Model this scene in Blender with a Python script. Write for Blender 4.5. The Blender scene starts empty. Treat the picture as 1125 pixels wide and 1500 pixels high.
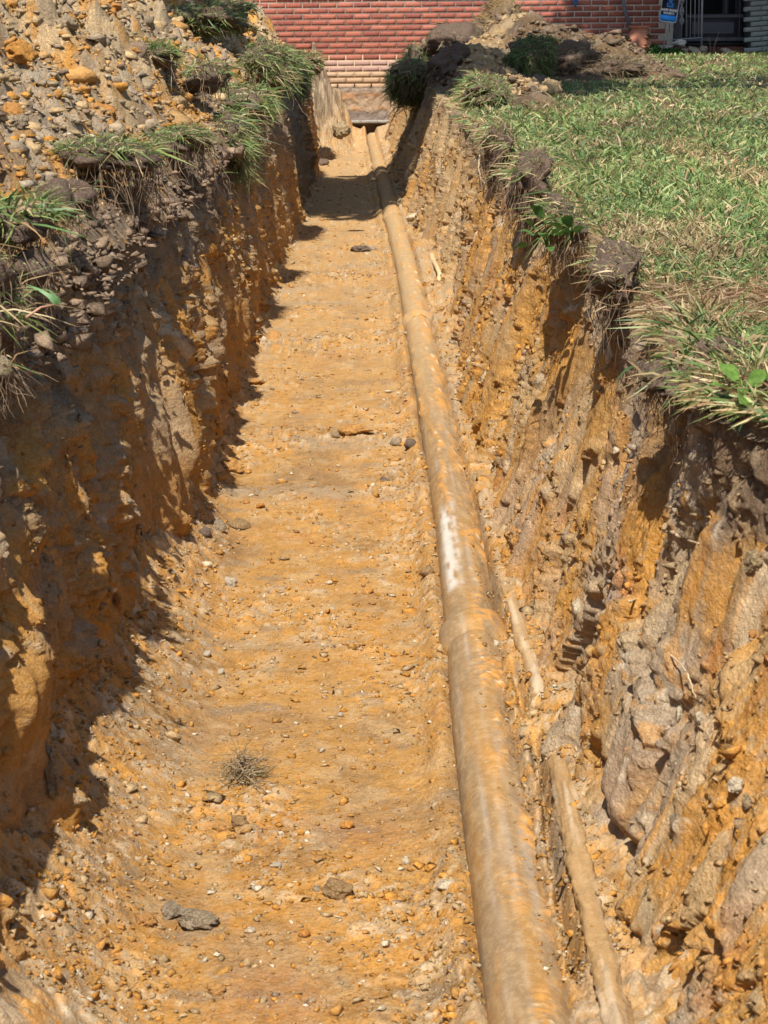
import bpy, math, random
import numpy as np
from mathutils import Vector, Matrix

random.seed(7)
rng = np.random.default_rng(11)
scene = bpy.context.scene
COL = scene.collection

# ------------------------------------------------------------------ camera
W0, H0, F = 1125.0, 1500.0, 2900.0
CAM_Z = 1.5
ROLL = 0.010
VPU, VPV = 525.0, 20.0
a_ = (VPU - W0 / 2) * math.cos(ROLL) + (H0 / 2 - VPV) * math.sin(ROLL)
b_ = -(VPU - W0 / 2) * math.sin(ROLL) + (H0 / 2 - VPV) * math.cos(ROLL)
PITCH = math.atan(b_ / F)
YAW = math.atan(-a_ / F * math.cos(PITCH))
fw = Vector((math.sin(YAW) * math.cos(PITCH), math.cos(YAW) * math.cos(PITCH), -math.sin(PITCH)))
r0 = Vector((math.cos(YAW), -math.sin(YAW), 0))
u0 = r0.cross(fw)
rt = r0 * math.cos(ROLL) - u0 * math.sin(ROLL)
up = r0 * math.sin(ROLL) + u0 * math.cos(ROLL)
CAM = Vector((0, 0, CAM_Z))
cam_data = bpy.data.cameras.new('camera')
cam = bpy.data.objects.new('camera', cam_data)
COL.objects.link(cam)
M = Matrix((rt, up, -fw)).transposed().to_4x4()
M.translation = CAM
cam.matrix_world = M
cam_data.sensor_fit = 'VERTICAL'
cam_data.sensor_height = 36.0
cam_data.lens = F / H0 * 36.0
cam_data.clip_start = 0.05
cam_data.clip_end = 600
cam_data.dof.use_dof = True
cam_data.dof.focus_distance = 7.0
cam_data.dof.aperture_fstop = 22.0
scene.camera = cam


def px(u, v, y=None, x=None, z=None):
    """the point where the camera ray of a photo pixel meets a plane"""
    d = fw * F + rt * (u - W0 / 2) + up * (H0 / 2 - v)
    if y is not None: t = y / d.y
    elif x is not None: t = x / d.x
    else: t = (z - CAM_Z) / d.z
    return CAM + d * t


# ------------------------------------------------------------------ world, sun, exposure
SUN_T = Vector((0.120, 0.66, -1.0))
world = bpy.data.worlds.new('World')
scene.world = world
world.use_nodes = True
wn = world.node_tree.nodes
bg = wn['Background']
sky = wn.new('ShaderNodeTexSky')
sky.sky_type = 'NISHITA'
sky.sun_disc = False
sky.sun_elevation = math.atan(1 / math.hypot(SUN_T.x, SUN_T.y))
sky.sun_rotation = math.atan2(-SUN_T.x, -SUN_T.y)
world.node_tree.links.new(sky.outputs[0], bg.inputs[0])
bg.inputs[1].default_value = 0.085
sun_d = bpy.data.lights.new('sun', 'SUN')
sun_d.energy = 4.6
sun_d.angle = math.radians(0.5)
sun_d.color = (1.0, 0.94, 0.85)
sun = bpy.data.objects.new('sun', sun_d)
COL.objects.link(sun)
sun.rotation_euler = SUN_T.to_track_quat('-Z', 'Y').to_euler()
sun.location = (-3, -10, 20)
scene.view_settings.view_transform = 'Standard'
scene.view_settings.look = 'None'
scene.view_settings.gamma = 1.0
scene.view_settings.exposure = 0.76
scene.view_settings.use_curve_mapping = False


# ------------------------------------------------------------------ numpy noise
def hsh(ix, iy, seed):
    h = (ix.astype(np.int64) * 374761393 + iy.astype(np.int64) * 668265263 + seed * 2147483 + 1013904223) & 0xFFFFFFFF
    h = ((h ^ (h >> 13)) * 1274126177) & 0xFFFFFFFF
    h = ((h ^ (h >> 16)) * 2246822519) & 0xFFFFFFFF
    h = h ^ (h >> 15)
    return (h & 0xFFFFFF).astype(np.float64) / 16777216.0


def gn(x, y, seed=0):
    x = np.asarray(x, float); y = np.asarray(y, float)
    x, y = np.broadcast_arrays(x, y)
    ix = np.floor(x); iy = np.floor(y)
    fx = x - ix; fy = y - iy
    ux = fx * fx * fx * (fx * (fx * 6 - 15) + 10)
    uy = fy * fy * fy * (fy * (fy * 6 - 15) + 10)

    def g(dx, dy):
        a = hsh(ix + dx, iy + dy, seed) * 6.2831853
        return np.cos(a) * (fx - dx) + np.sin(a) * (fy - dy)
    n0 = g(0, 0) * (1 - ux) + g(1, 0) * ux
    n1 = g(0, 1) * (1 - ux) + g(1, 1) * ux
    return (n0 * (1 - uy) + n1 * uy) * 1.45


def fbm(x, y, octv=4, seed=0, gain=0.5, lac=2.03):
    s = 0; a = 1.0; t = 0
    for k in range(octv):
        s = s + a * gn(x * lac ** k + 17.3 * k, y * lac ** k - 9.1 * k, seed + k * 31)
        t += a; a *= gain
    return s / t * 1.5


def ridged(x, y, octv=3, seed=0):
    s = 0; a = 1.0; t = 0
    for k in range(octv):
        s = s + a * (1 - np.abs(gn(x * 2.1 ** k, y * 2.1 ** k, seed + 13 * k)) * 1.8)
        t += a; a *= .5
    return s / t


def sstep(a, b, x):
    t = np.clip((x - a) / (b - a), 0, 1)
    return t * t * (3 - 2 * t)


def chips(x, y, cell, seed=0, pres=0.8, rmin=.35, rmax=.75, flat=.5):
    """cellular clods: height field (in metres) of angular lumps of about the cell's size, and a random number per lump"""
    X = x / cell; Y = y / cell
    wx = gn(X * 1.7, Y * 1.7, seed + 91) * .22; wy = gn(X * 1.7 + 40, Y * 1.7, seed + 92) * .22
    X = X + wx; Y = Y + wy
    ix = np.floor(X); iy = np.floor(Y)
    best = np.zeros_like(X); bid = np.zeros_like(X)
    for dx in (-1, 0, 1):
        for dy in (-1, 0, 1):
            cx = ix + dx; cy = iy + dy
            h1 = hsh(cx, cy, seed); h2 = hsh(cx, cy, seed + 1); h3 = hsh(cx, cy, seed + 2); h4 = hsh(cx, cy, seed + 3)
            ex = X - (cx + .1 + .8 * h1); ey = Y - (cy + .1 + .8 * h2)
            an = h4 * 6.283
            c = np.cos(an); s = np.sin(an)
            p = ex * c + ey * s; q = (-ex * s + ey * c) * (1 + .6 * h3)
            r = rmin + (rmax - rmin) * hsh(cx, cy, seed + 4) ** 1.5
            d1 = np.sqrt(p * p + q * q)
            d2 = np.maximum(np.abs(p) * 1.05, np.maximum(np.abs(.5 * p + .87 * q), np.abs(.5 * p - .87 * q)) * 1.05)
            d = (d1 * .5 + d2 * .5) / r
            dome = np.sqrt(np.clip(1 - d * d, 0, 1))
            plat = np.clip((1 - d) * 2.6, 0, 1) * (1 + .35 * (p / r) * (h1 - .5) * 2)
            h = ((1 - flat) * dome + flat * plat) * r * (.35 + .65 * h2)
            h = np.where(h3 * 1.0 + hsh(cx, cy, seed + 6) * .0 < pres, h, 0)
            m = h > best
            best = np.where(m, h, best); bid = np.where(m, hsh(cx, cy, seed + 5), bid)
    return best * cell, bid


def seg(yy, zz, p0, p1, w, w1=None):
    """0..1 falloff about a segment in a plane"""
    ay, az = p0; by, bz = p1
    dy, dz = by - ay, bz - az
    L = dy * dy + dz * dz + 1e-9
    t = np.clip(((yy - ay) * dy + (zz - az) * dz) / L, 0, 1)
    d2 = (yy - ay - t * dy) ** 2 + (zz - az - t * dz) ** 2
    ww = w if w1 is None else w + (w1 - w) * t
    return np.exp(-d2 / (ww * ww))


# ------------------------------------------------------------------ mesh helpers
def new_mesh(name, verts, polys, col=None, smooth=True):
    """polys: list of int arrays (n,k)"""
    me = bpy.data.meshes.new(name)
    verts = np.asarray(verts, np.float32).reshape(-1, 3)
    me.vertices.add(len(verts))
    me.vertices.foreach_set('co', verts.ravel())
    polys = [np.asarray(p, np.int32) for p in polys if len(p)]
    loops = np.concatenate([p.ravel() for p in polys])
    tot = np.concatenate([np.full(len(p), p.shape[1], np.int32) for p in polys])
    start = np.concatenate([[0], np.cumsum(tot)[:-1]]).astype(np.int32)
    me.loops.add(len(loops)); me.polygons.add(len(tot))
    me.loops.foreach_set('vertex_index', loops)
    me.polygons.foreach_set('loop_start', start)
    me.polygons.foreach_set('loop_total', tot)
    if smooth:
        me.polygons.foreach_set('use_smooth', np.ones(len(tot), bool))
    me.update(calc_edges=True)
    if col is not None:
        at = me.color_attributes.new('Col', 'FLOAT_COLOR', 'POINT')
        c = np.ones((len(verts), 4), np.float32)
        c[:, :3] = np.clip(col.reshape(-1, 3), 0, 1)
        at.data.foreach_set('color', c.ravel())
    return me


def put(name, me, mat=None, parent=None, loc=None):
    o = bpy.data.objects.new(name, me)
    COL.objects.link(o)
    if mat is not None and not me.materials:
        me.materials.append(mat)
    if parent is not None: o.parent = parent
    if loc is not None: o.location = loc
    return o


def grid(name, P, mat, col=None, parent=None):
    nr, nc, _ = P.shape
    i = np.arange(nr * nc).reshape(nr, nc)
    q = np.stack([i[:-1, :-1], i[:-1, 1:], i[1:, 1:], i[1:, :-1]], -1).reshape(-1, 4)
    return put(name, new_mesh(name, P.reshape(-1, 3), [q], col), mat, parent)


def tag(o, label=None, cat=None, group=None, kind=None):
    if label: o['label'] = label
    if cat: o['category'] = cat
    if group: o['group'] = group
    if kind: o['kind'] = kind
    return o


def empty(name, loc=(0, 0, 0), rz=0.0, label=None, cat=None, group=None):
    o = bpy.data.objects.new(name, None)
    o.empty_display_size = .05
    COL.objects.link(o)
    o.location = loc
    o.rotation_euler = (0, 0, rz)
    return tag(o, label, cat, group)


class MB:
    """collects simple solids into one mesh"""
    def __init__(s): s.v = []; s.f4 = []; s.f3 = []; s.n = 0

    def add(s, v, f4=None, f3=None):
        v = np.asarray(v, float)
        s.v.append(v)
        if f4 is not None and len(f4): s.f4.append(np.asarray(f4) + s.n)
        if f3 is not None and len(f3): s.f3.append(np.asarray(f3) + s.n)
        s.n += len(v)

    def box(s, x0, x1, y0, y1, z0, z1, b=0.0):
        if b <= 0:
            v = [(x, y, z) for x in (x0, x1) for y in (y0, y1) for z in (z0, z1)]
            f = [(0, 1, 3, 2), (4, 6, 7, 5), (0, 4, 5, 1), (2, 3, 7, 6), (0, 2, 6, 4), (1, 5, 7, 3)]
            s.add(v, f); return
        # chamfer of the edges along y (the faces seen from the front)
        ring = lambda k: [(x0 + k, z0), (x1 - k, z0), (x1, z0 + k), (x1, z1 - k), (x1 - k, z1), (x0 + k, z1), (x0, z1 - k), (x0, z0 + k)]
        r1 = ring(b)
        r0_ = [(x0 + b, z0 + b), (x1 - b, z0 + b), (x1 - b, z0 + b), (x1 - b, z1 - b), (x1 - b, z1 - b), (x0 + b, z1 - b), (x0 + b, z1 - b), (x0 + b, z0 + b)]
        v = [(p[0], y0, p[1]) for p in r0_] + [(p[0], y0 + b, p[1]) for p in r1] + [(p[0], y1, p[1]) for p in r1]
        f = []
        for k in range(8):
            j = (k + 1) % 8
            f.append((k, j, 8 + j, 8 + k)); f.append((8 + k, 8 + j, 16 + j, 16 + k))
        s.add(v, f)
        s.add([v[0], v[1], v[3], v[5]], [(0, 1, 2, 3)])

    def tube(s, pts, r, n=8, cap=True):
        pts = [Vector(p) for p in pts]
        rr = r if hasattr(r, '__len__') else [r] * len(pts)
        v = []; f = []; f3 = []
        ref = Vector((0, 0, 1))
        for k, p in enumerate(pts):
            t = (pts[min(k + 1, len(pts) - 1)] - pts[max(k - 1, 0)]).normalized()
            if abs(t.dot(ref)) > .95: ref = Vector((1, 0, 0)) if abs(t.x) < .9 else Vector((0, 1, 0))
            a = t.cross(ref).normalized(); b = t.cross(a)
            for j in range(n):
                an = 6.2831853 * j / n
                q = p + (a * math.cos(an) + b * math.sin(an)) * rr[k]
                v.append(tuple(q))
        for k in range(len(pts) - 1):
            for j in range(n):
                i = (j + 1) % n
                f.append((k * n + j, k * n + i, (k + 1) * n + i, (k + 1) * n + j))
        if cap:
            v.append(tuple(pts[0])); v.append(tuple(pts[-1]))
            c0 = len(v) - 2
            for j in range(n):
                i = (j + 1) % n
                f3.append((c0, i, j)); f3.append((c0 + 1, (len(pts) - 1) * n + j, (len(pts) - 1) * n + i))
        s.add(v, f, f3)

    def build(s, name, mat, parent=None, smooth=False, loc=None, col=None):
        me = new_mesh(name, np.concatenate(s.v), [np.concatenate(x) for x in (s.f4, s.f3) if x], col, smooth)
        return put(name, me, mat, parent, loc)


def ico(sub):
    import bmesh
    bm = bmesh.new()
    bmesh.ops.create_icosphere(bm, subdivisions=sub, radius=1)
    v = np.array([p.co[:] for p in bm.verts]); f = np.array([[q.index for q in p.verts] for p in bm.faces])
    bm.free()
    return v, f


ICO = {k: ico(k) for k in (1, 2, 3, 4)}


def lump(sub, seed, rough=.27, facet=.20):
    """a broken lump of earth of unit size"""
    v, f = ICO[sub]
    v = v.copy()
    rs = np.random.default_rng(seed)
    for _ in range(9):                      # planar breaks
        n = rs.normal(size=3); n /= np.linalg.norm(n)
        d = rs.uniform(.5, .88)
        k = v @ n
        v -= np.outer(np.clip(k - d, 0, None) * .9, n)
    n = fbm(v[:, 0] * 1.6 + seed * 3.1, v[:, 1] * 1.6 + v[:, 2] * 1.9, 3, seed)
    n2 = fbm(v[:, 2] * 4.2 + seed, v[:, 0] * 4.1 - v[:, 1] * 3.7, 3, seed + 5)
    c1, _ = chips(v[:, 0] * 1.1 + v[:, 2] * .7 + 9, v[:, 1] * 1.1 - v[:, 2] * .6, .42, seed + 3, .7)
    v *= (1 + rough * n + facet * n2 + (.45 if sub >= 3 else .2) * c1)[:, None]
    return v, f


# ------------------------------------------------------------------ materials
def nt(name):
    m = bpy.data.materials.new(name); m.use_nodes = True
    t = m.node_tree
    return m, t, t.nodes['Principled BSDF']


def setspec(b, r, s=.3):
    b.inputs['Roughness'].default_value = r
    b.inputs['Specular IOR Level'].default_value = s


def soil_mat(name, base=None, vary=.32, grain=260., bump=.85, random_tint=False, palette=None):
    m, t, b = nt(name)
    N = t.nodes; L = t.links
    setspec(b, .95, .12)
    tc = N.new('ShaderNodeNewGeometry')
    if base is None:
        c = N.new('ShaderNodeVertexColor'); c.layer_name = 'Col'; cout = c.outputs[0]
    elif palette:
        oi = N.new('ShaderNodeObjectInfo')
        rp = N.new('ShaderNodeValToRGB'); rp.color_ramp.interpolation = 'LINEAR'
        while len(rp.color_ramp.elements) < len(palette): rp.color_ramp.elements.new(.5)
        for k, p in enumerate(palette):
            rp.color_ramp.elements[k].position = k / (len(palette) - 1); rp.color_ramp.elements[k].color = (*p, 1)
        L.new(oi.outputs['Random'], rp.inputs[0]); cout = rp.outputs[0]
    else:
        c = N.new('ShaderNodeRGB'); c.outputs[0].default_value = (*base, 1); cout = c.outputs[0]
    n1 = N.new('ShaderNodeTexNoise'); n1.inputs['Scale'].default_value = 26; n1.inputs['Detail'].default_value = 6; n1.inputs['Roughness'].default_value = .7
    n2 = N.new('ShaderNodeTexNoise'); n2.inputs['Scale'].default_value = grain; n2.inputs['Detail'].default_value = 4; n2.inputs['Roughness'].default_value = .7
    L.new(tc.outputs['Position'], n1.inputs[0]); L.new(tc.outputs['Position'], n2.inputs[0])
    ad = N.new('ShaderNodeMath'); ad.operation = 'MULTIPLY_ADD'; ad.inputs[1].default_value = .5
    L.new(n1.outputs[0], ad.inputs[0])
    h2 = N.new('ShaderNodeMath'); h2.operation = 'MULTIPLY'; h2.inputs[1].default_value = .5
    L.new(n2.outputs[0], h2.inputs[0]); L.new(h2.outputs[0], ad.inputs[2])
    mr = N.new('ShaderNodeMapRange')
    mr.inputs[1].default_value = .3; mr.inputs[2].default_value = .7
    mr.inputs[3].default_value = 1 - vary; mr.inputs[4].default_value = 1 + vary
    L.new(ad.outputs[0], mr.inputs[0])
    mx = N.new('ShaderNodeMix'); mx.data_type = 'RGBA'; mx.blend_type = 'MULTIPLY'; mx.inputs[0].default_value = 1
    L.new(cout, mx.inputs[6]); L.new(mr.outputs[0], mx.inputs[7])
    # small pale grains
    v = N.new('ShaderNodeTexVoronoi'); v.inputs['Scale'].default_value = 170
    L.new(tc.outputs['Position'], v.inputs[0])
    gt = N.new('ShaderNodeMath'); gt.operation = 'GREATER_THAN'; gt.inputs[1].default_value = .80
    sp = N.new('ShaderNodeSeparateColor'); L.new(v.outputs['Color'], sp.inputs[0]); L.new(sp.outputs[0], gt.inputs[0])
    m4 = N.new('ShaderNodeMath'); m4.operation = 'MULTIPLY'; m4.inputs[1].default_value = .13; L.new(gt.outputs[0], m4.inputs[0])
    mx2 = N.new('ShaderNodeMix'); mx2.data_type = 'RGBA'; mx2.inputs[7].default_value = (.52, .41, .27, 1)
    L.new(m4.outputs[0], mx2.inputs[0]); L.new(mx.outputs[2], mx2.inputs[6])
    L.new(mx2.outputs[2], b.inputs['Base Color'])
    hs = ad.outputs[0]
    for (sc_, wt) in ((75, .55), (165, .40)):            # crumb relief
        vv = N.new('ShaderNodeTexVoronoi'); vv.inputs['Scale'].default_value = sc_
        wv = N.new('ShaderNodeVectorMath'); wv.operation = 'MULTIPLY_ADD'; wv.inputs[1].default_value = (.012, .012, .012)
        L.new(n2.outputs['Color'], wv.inputs[0]); L.new(tc.outputs['Position'], wv.inputs[2])
        L.new(wv.outputs[0], vv.inputs[0])
        mm = N.new('ShaderNodeMath'); mm.operation = 'MULTIPLY_ADD'; mm.inputs[1].default_value = -wt
        L.new(vv.outputs['Distance'], mm.inputs[0]); L.new(hs, mm.inputs[2]); hs = mm.outputs[0]
    bp = N.new('ShaderNodeBump'); bp.inputs['Strength'].default_value = bump; bp.inputs['Distance'].default_value = .014
    L.new(hs, bp.inputs['Height']); L.new(bp.outputs[0], b.inputs['Normal'])
    return m


def plain(name, c, rough=.7, spec=.3, metal=0., nscale=60., vary=.15, bump=.0, rand=0.):
    m, t, b = nt(name)
    N = t.nodes; L = t.links
    setspec(b, rough, spec); b.inputs['Metallic'].default_value = metal
    tc = N.new('ShaderNodeTexCoord')
    n = N.new('ShaderNodeTexNoise'); n.inputs['Scale'].default_value = nscale; n.inputs['Detail'].default_value = 5; n.inputs['Roughness'].default_value = .65
    L.new(tc.outputs['Object'], n.inputs[0])
    mr = N.new('ShaderNodeMapRange'); mr.inputs[1].default_value = .3; mr.inputs[2].default_value = .7
    mr.inputs[3].default_value = 1 - vary; mr.inputs[4].default_value = 1 + vary
    L.new(n.outputs[0], mr.inputs[0])
    last = mr.outputs[0]
    if rand > 0:
        oi = N.new('ShaderNodeObjectInfo')
        r2 = N.new('ShaderNodeMapRange'); r2.inputs[3].default_value = 1 - rand; r2.inputs[4].default_value = 1 + rand
        L.new(oi.outputs['Random'], r2.inputs[0])
        ml = N.new('ShaderNodeMath'); ml.operation = 'MULTIPLY'; L.new(last, ml.inputs[0]); L.new(r2.outputs[0], ml.inputs[1]); last = ml.outputs[0]
    mx = N.new('ShaderNodeMix'); mx.data_type = 'RGBA'; mx.blend_type = 'MULTIPLY'; mx.inputs[0].default_value = 1
    mx.inputs[6].default_value = (*c, 1); L.new(last, mx.inputs[7])
    L.new(mx.outputs[2], b.inputs['Base Color'])
    if bump > 0:
        bp = N.new('ShaderNodeBump'); bp.inputs['Strength'].default_value = bump; bp.inputs['Distance'].default_value = .004
        L.new(n.outputs[0], bp.inputs['Height']); L.new(bp.outputs[0], b.inputs['Normal'])
    return m


def leaf_mat(name, base=None, transl=.3):
    m, t, b = nt(name)
    N = t.nodes; L = t.links
    setspec(b, .5, .45)
    if base is None:
        c = N.new('ShaderNodeVertexColor'); c.layer_name = 'Col'; co = c.outputs[0]
    else:
        c = N.new('ShaderNodeRGB'); c.outputs[0].default_value = (*base, 1); co = c.outputs[0]
    L.new(co, b.inputs['Base Color'])
    tr = N.new('ShaderNodeBsdfTranslucent')
    L.new(co, tr.inputs[0])
    ms = N.new('ShaderNodeMixShader'); ms.inputs[0].default_value = transl
    L.new(b.outputs[0], ms.inputs[1]); L.new(tr.outputs[0], ms.inputs[2])
    L.new(ms.outputs[0], N['Material Output'].inputs[0])
    return m


ORANGE = np.array((.50, .238, .050)); OCHRE = np.array((.415, .220, .062)); TAN = np.array((.45, .315, .165))
GREY = np.array((.37, .285, .19)); TOP = np.array((.140, .098, .066)); RUST = np.array((.42, .15, .04))
PALE = np.array((.62, .52, .37)); BROWN = np.array((.25, .145, .062)); LILAC = np.array((.345, .275, .21))

MS = soil_mat('soil', bump=.68, vary=.42)
MH = soil_mat('heap_soil', bump=1.1, vary=.42)
M_ORANGE = soil_mat('orange_clay', (1, 1, 1), palette=[(.54, .25, .055), (.5, .27, .09), (.44, .19, .045), (.52, .32, .13)])
M_TAN = soil_mat('tan_clay', (1, 1, 1), bump=1.1, palette=[(.46, .33, .18), (.40, .29, .17), (.5, .37, .2), (.36, .27, .18)])
M_GREY = soil_mat('grey_clay', (.40, .31, .205), bump=1.1)
M_DARK = soil_mat('dark_topsoil', (.13, .09, .066), grain=180, bump=.8)
M_PALE = soil_mat('pale_clay', (.60, .50, .35))
M_STONE = plain('grey_stone', (.36, .30, .22), .9, .2, nscale=90, vary=.35, bump=.6)
M_GRASS = leaf_mat('grass_blades')
M_ROOT = plain('roots', (.20, .14, .09), .9, .1, nscale=30, vary=.4)
M_STRAW = leaf_mat('dry_straw', (.40, .30, .17), .15)


def mixc(a, b, t):
    return a * (1 - t[..., None]) + b * t[..., None]


# ------------------------------------------------------------------ trench section
Y1 = 24.4


def cv(xs, ys):
    return lambda y: np.interp(y, xs, ys)


pipe_x = cv([2, 3, 3.9, 4.6, 5.6, 11.5, 15.7, 24.4], [.236, .24, .244, .258, .272, .272, .226, .145])
thin_x = cv([2, 3.1, 3.6, 4.2, 5.0, 6.0], [.345, .352, .368, .36, .352, .36])
baseL = cv([-1, 3, 3.6, 4.5, 5.7, 11.6, 14.2, 19, 22.5, 24.4], [-.56, -.575, -.60, -.545, -.52, -.515, -.475, -.44, -.50, -.5])
topL = cv([-1, 3, 4, 6, 9, 24.4], [-.70, -.70, -.695, -.67, -.64, -.61])
baseR = cv([-1, 3.0, 3.4, 3.84, 4.27, 4.87, 5.6, 6.6, 7.75, 9.5, 12, 14, 24.4], [.395, .395, .40, .41, .40, .368, .355, .385, .40, .445, .43, .37, .29])
topR = cv([-1, 2.2, 2.8, 3.02, 3.14, 3.4, 4, 4.7, 6.4, 8, 11, 14, 18, 24.4], [.80, .76, .70, .64, .575, .575, .61, .645, .61, .60, .63, .62, .62, .56])
PIPE_R = .066


def ys_screen(y0, y1, n):
    return 1 / np.linspace(1 / y0, 1 / y1, n)


def ys_geo(y0, y1, k):
    return np.exp(np.linspace(math.log(y0), math.log(y1), int(math.log(y1 / y0) / k)))


def lawn_z(x, y):
    return .90 + .11 * sstep(12, 24, y) + .012 * fbm(x * 1.3, y * .8, 3, 400)


def floor_parts(x, y):
    n1 = fbm(x * 1.6, y * .9, 4, 1)
    n2 = fbm(x * 3.4 + 5, y * 2.1, 4, 2)
    z = .010 * n1 + .006 * np.sin(y * 5.1 + 1.2 * n1) * sstep(5, 8, y)
    near = sstep(7.5, 3.5, y)
    # loose spoil at the foot of the left wall
    bl = baseL(y)
    wt = .065 + .19 * near + .03 * gn(y * 1.9, 0 * y, 8)
    tl = np.clip((bl + wt - x) / wt, 0, 1.2)
    tal = tl ** 1.5 * (.045 + .125 * near)
    z = z + tal
    # bench of fill between pipe and right wall
    pxc = pipe_x(y)
    br = sstep(.012, .07, x - pxc)
    z = z + br * (.098 + .02 * n1) + np.clip(x - pxc - .10, 0, 1) * .26 + .03 * np.exp(-((x - thin_x(y) - .01) / .03) ** 2) * .5 * (y < 6) * sstep(3.5, 3.7, y) * sstep(-.2, .3, gn(y * 3, 0 * y, 17))
    # slight haunch on the left of the pipe
    hl = np.exp(-((x - (pxc - PIPE_R - .02)) / .035) ** 2)
    z = z + .048 * hl * (.55 + .45 * sstep(-.5, .3, n2))
    # crack beside the thin pipe
    g = np.exp(-((x - (thin_x(y) - .036 + .006 * gn(y * 6, 0 * y, 5))) / .010) ** 2) * sstep(5.9, 5.5, y) * sstep(-.45, .1, gn(y * 2.3, 0 * y + 3.3, 6))
    z = z - .075 * g
    # end wedge of sand in the left corner under the house
    wd = np.clip((-.10 - x + .06 * n2 + .04 * gn(x * 9, y * 6, 14)) / .42, 0, 1) * sstep(21.0, 24.2, y) ** 1.5
    z = z + wd * .95
    # rubble at the foot of the house wall
    z = z + .15 * sstep(23.2, 24.1, y) * (1 + .5 * n2) * sstep(pxc - .04, pxc - .10, x) + .08 * sstep(23.5, 24.05, y) * (x > pxc)
    # how crumbly each spot is
    ridge = np.exp(-((y - 9.3 - .5 * x + .1 * n1) / .22) ** 2) + .7 * np.exp(-((y - 7.1 + .12 * n2) / .13) ** 2) + .6 * np.exp(-((y - 11.6 + .2 * n1) / .25) ** 2)
    z = z + .018 * ridge * (x < .2)
    strip = np.exp(-((x - (pxc - .13)) / .06) ** 2) * sstep(-.3, .4, gn(y * .9, 0 * y + 7, 19))
    crumb = np.clip(.10 + .55 * sstep(-.15, .55, n2) * sstep(-.3, .3, n1 + .2) + 1.1 * np.clip(tl, 0, 1) + .8 * ridge + .55 * strip + .75 * br + .9 * (wd > .02), 0, 1.2)
    return z, crumb, n1, n2, tl, br, ridge, wd


def floor_all(x, y):
    z, crumb, n1, n2, tl, br, ridge, wd = floor_parts(x, y)
    c1, i1 = chips(x, y, .052, 101, .55)
    c2, i2 = chips(x, y, .026, 111, .7)
    c3, i3 = chips(x, y, .013, 121, .75)
    c4, i4 = chips(x, y * .8, .10, 131, .4)
    dz = crumb * (.55 * c1 + .65 * c2 + .6 * c3) + .22 * np.clip(tl, 0, 1) * c4
    dz = dz + .0022 * fbm(x * 40, y * 22, 3, 9) + .007 * br * fbm(x * 30, y * 24, 4, 10) + np.clip(wd * 3, 0, 1) * (.06 * fbm(x * 7, y * 7, 4, 12) + .03 * fbm(x * 22, y * 22, 3, 13))
    return z + dz, crumb, n1, n2, tl, br, ridge, wd, (c1, i1, c2, i2, c3, i3)


def floor_z(x, y):
    return floor_all(np.asarray(x, float), np.asarray(y, float))[0]


def floor_mesh():
    ya = np.concatenate([np.linspace(-1.2, 2.4, 30)[:-1], ys_screen(2.4, 19.5, 470)[:-1], np.linspace(19.5, Y1 + .02, 90)])
    s = np.linspace(0, 1, 295)
    x0 = baseL(ya) - .05; x1 = baseR(ya) + .06
    X = x0[:, None] + (x1 - x0)[:, None] * s[None]
    Y = np.repeat(ya[:, None], len(s), 1)
    z, crumb, n1, n2, tl, br, ridge, wd, (c1, i1, c2, i2, c3, i3) = floor_all(X, Y)
    far = sstep(5.0, 11, Y)
    c = np.zeros(X.shape + (3,)) + OCHRE
    c = mixc(c, ORANGE * .95, sstep(-.3, .5, n1) * .6)
    c = mixc(c, BROWN * 1.15, sstep(.05, .5, -n2) * .7)
    c = mixc(c, BROWN * .85, sstep(.12, .5, fbm(X * 3.0 + 20, Y * 2.6, 5, 47)) * .6)
    c = mixc(c, GREY * .62, sstep(.3, .6, fbm(X * 6 + 2, Y * 9, 4, 48)) * .6)
    c = mixc(c, TAN * 1.05, sstep(.1, .5, fbm(X * 9 + 2, Y * 7, 4, 49)) * .45)
    c = mixc(c, GREY * .8, sstep(.25, .7, fbm(X * 1.1 + 9, Y * 2.5, 4, 44)) * .65)
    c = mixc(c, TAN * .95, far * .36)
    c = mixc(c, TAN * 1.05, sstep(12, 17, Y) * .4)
    c = mixc(c, RUST, sstep(.4, .75, fbm(X * 3.1 + 4, Y * 2.2, 3, 45)) * .22)
    dry = np.clip(crumb, 0, 1) * sstep(.002, .012, c1 * .6 + c2 * .6 + c3 * .6)
    c = mixc(c, TAN * 1.02 + ORANGE * .18, dry * .55)
    # single chips with a colour of their own
    for (h, i, k) in ((c1, i1, .45), (c2, i2, .5), (c3, i3, .6)):
        on = (h > .0015) * np.clip(crumb * 2, 0, 1)
        c = mixc(c, PALE, on * (i > .90) * k * .8)
        c = mixc(c, GREY, on * ((i > .80) & (i < .9)) * k)
        c = mixc(c, ORANGE * 1.12, on * (i < .22) * k)
        c = mixc(c, TAN, on * ((i > .5) & (i < .66)) * k)
    c = mixc(c, GREY * .78, np.clip(wd * 2, 0, 1) * .95)
    c = mixc(c, GREY * .95, br * sstep(-.2, .5, fbm(X * 5, Y * 2.5, 3, 46)) * .55)
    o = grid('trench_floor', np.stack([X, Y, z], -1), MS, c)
    tag(o, kind='structure')


floor_mesh()


# ------------------------------------------------------------------ walls of the trench
def pw(u, v, side):
    """photo pixel to (y, z) on the mean plane of a trench wall"""
    x = -.555 if side < 0 else .48
    p = px(u, v, x=x)
    return (p.y, p.z)


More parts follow.
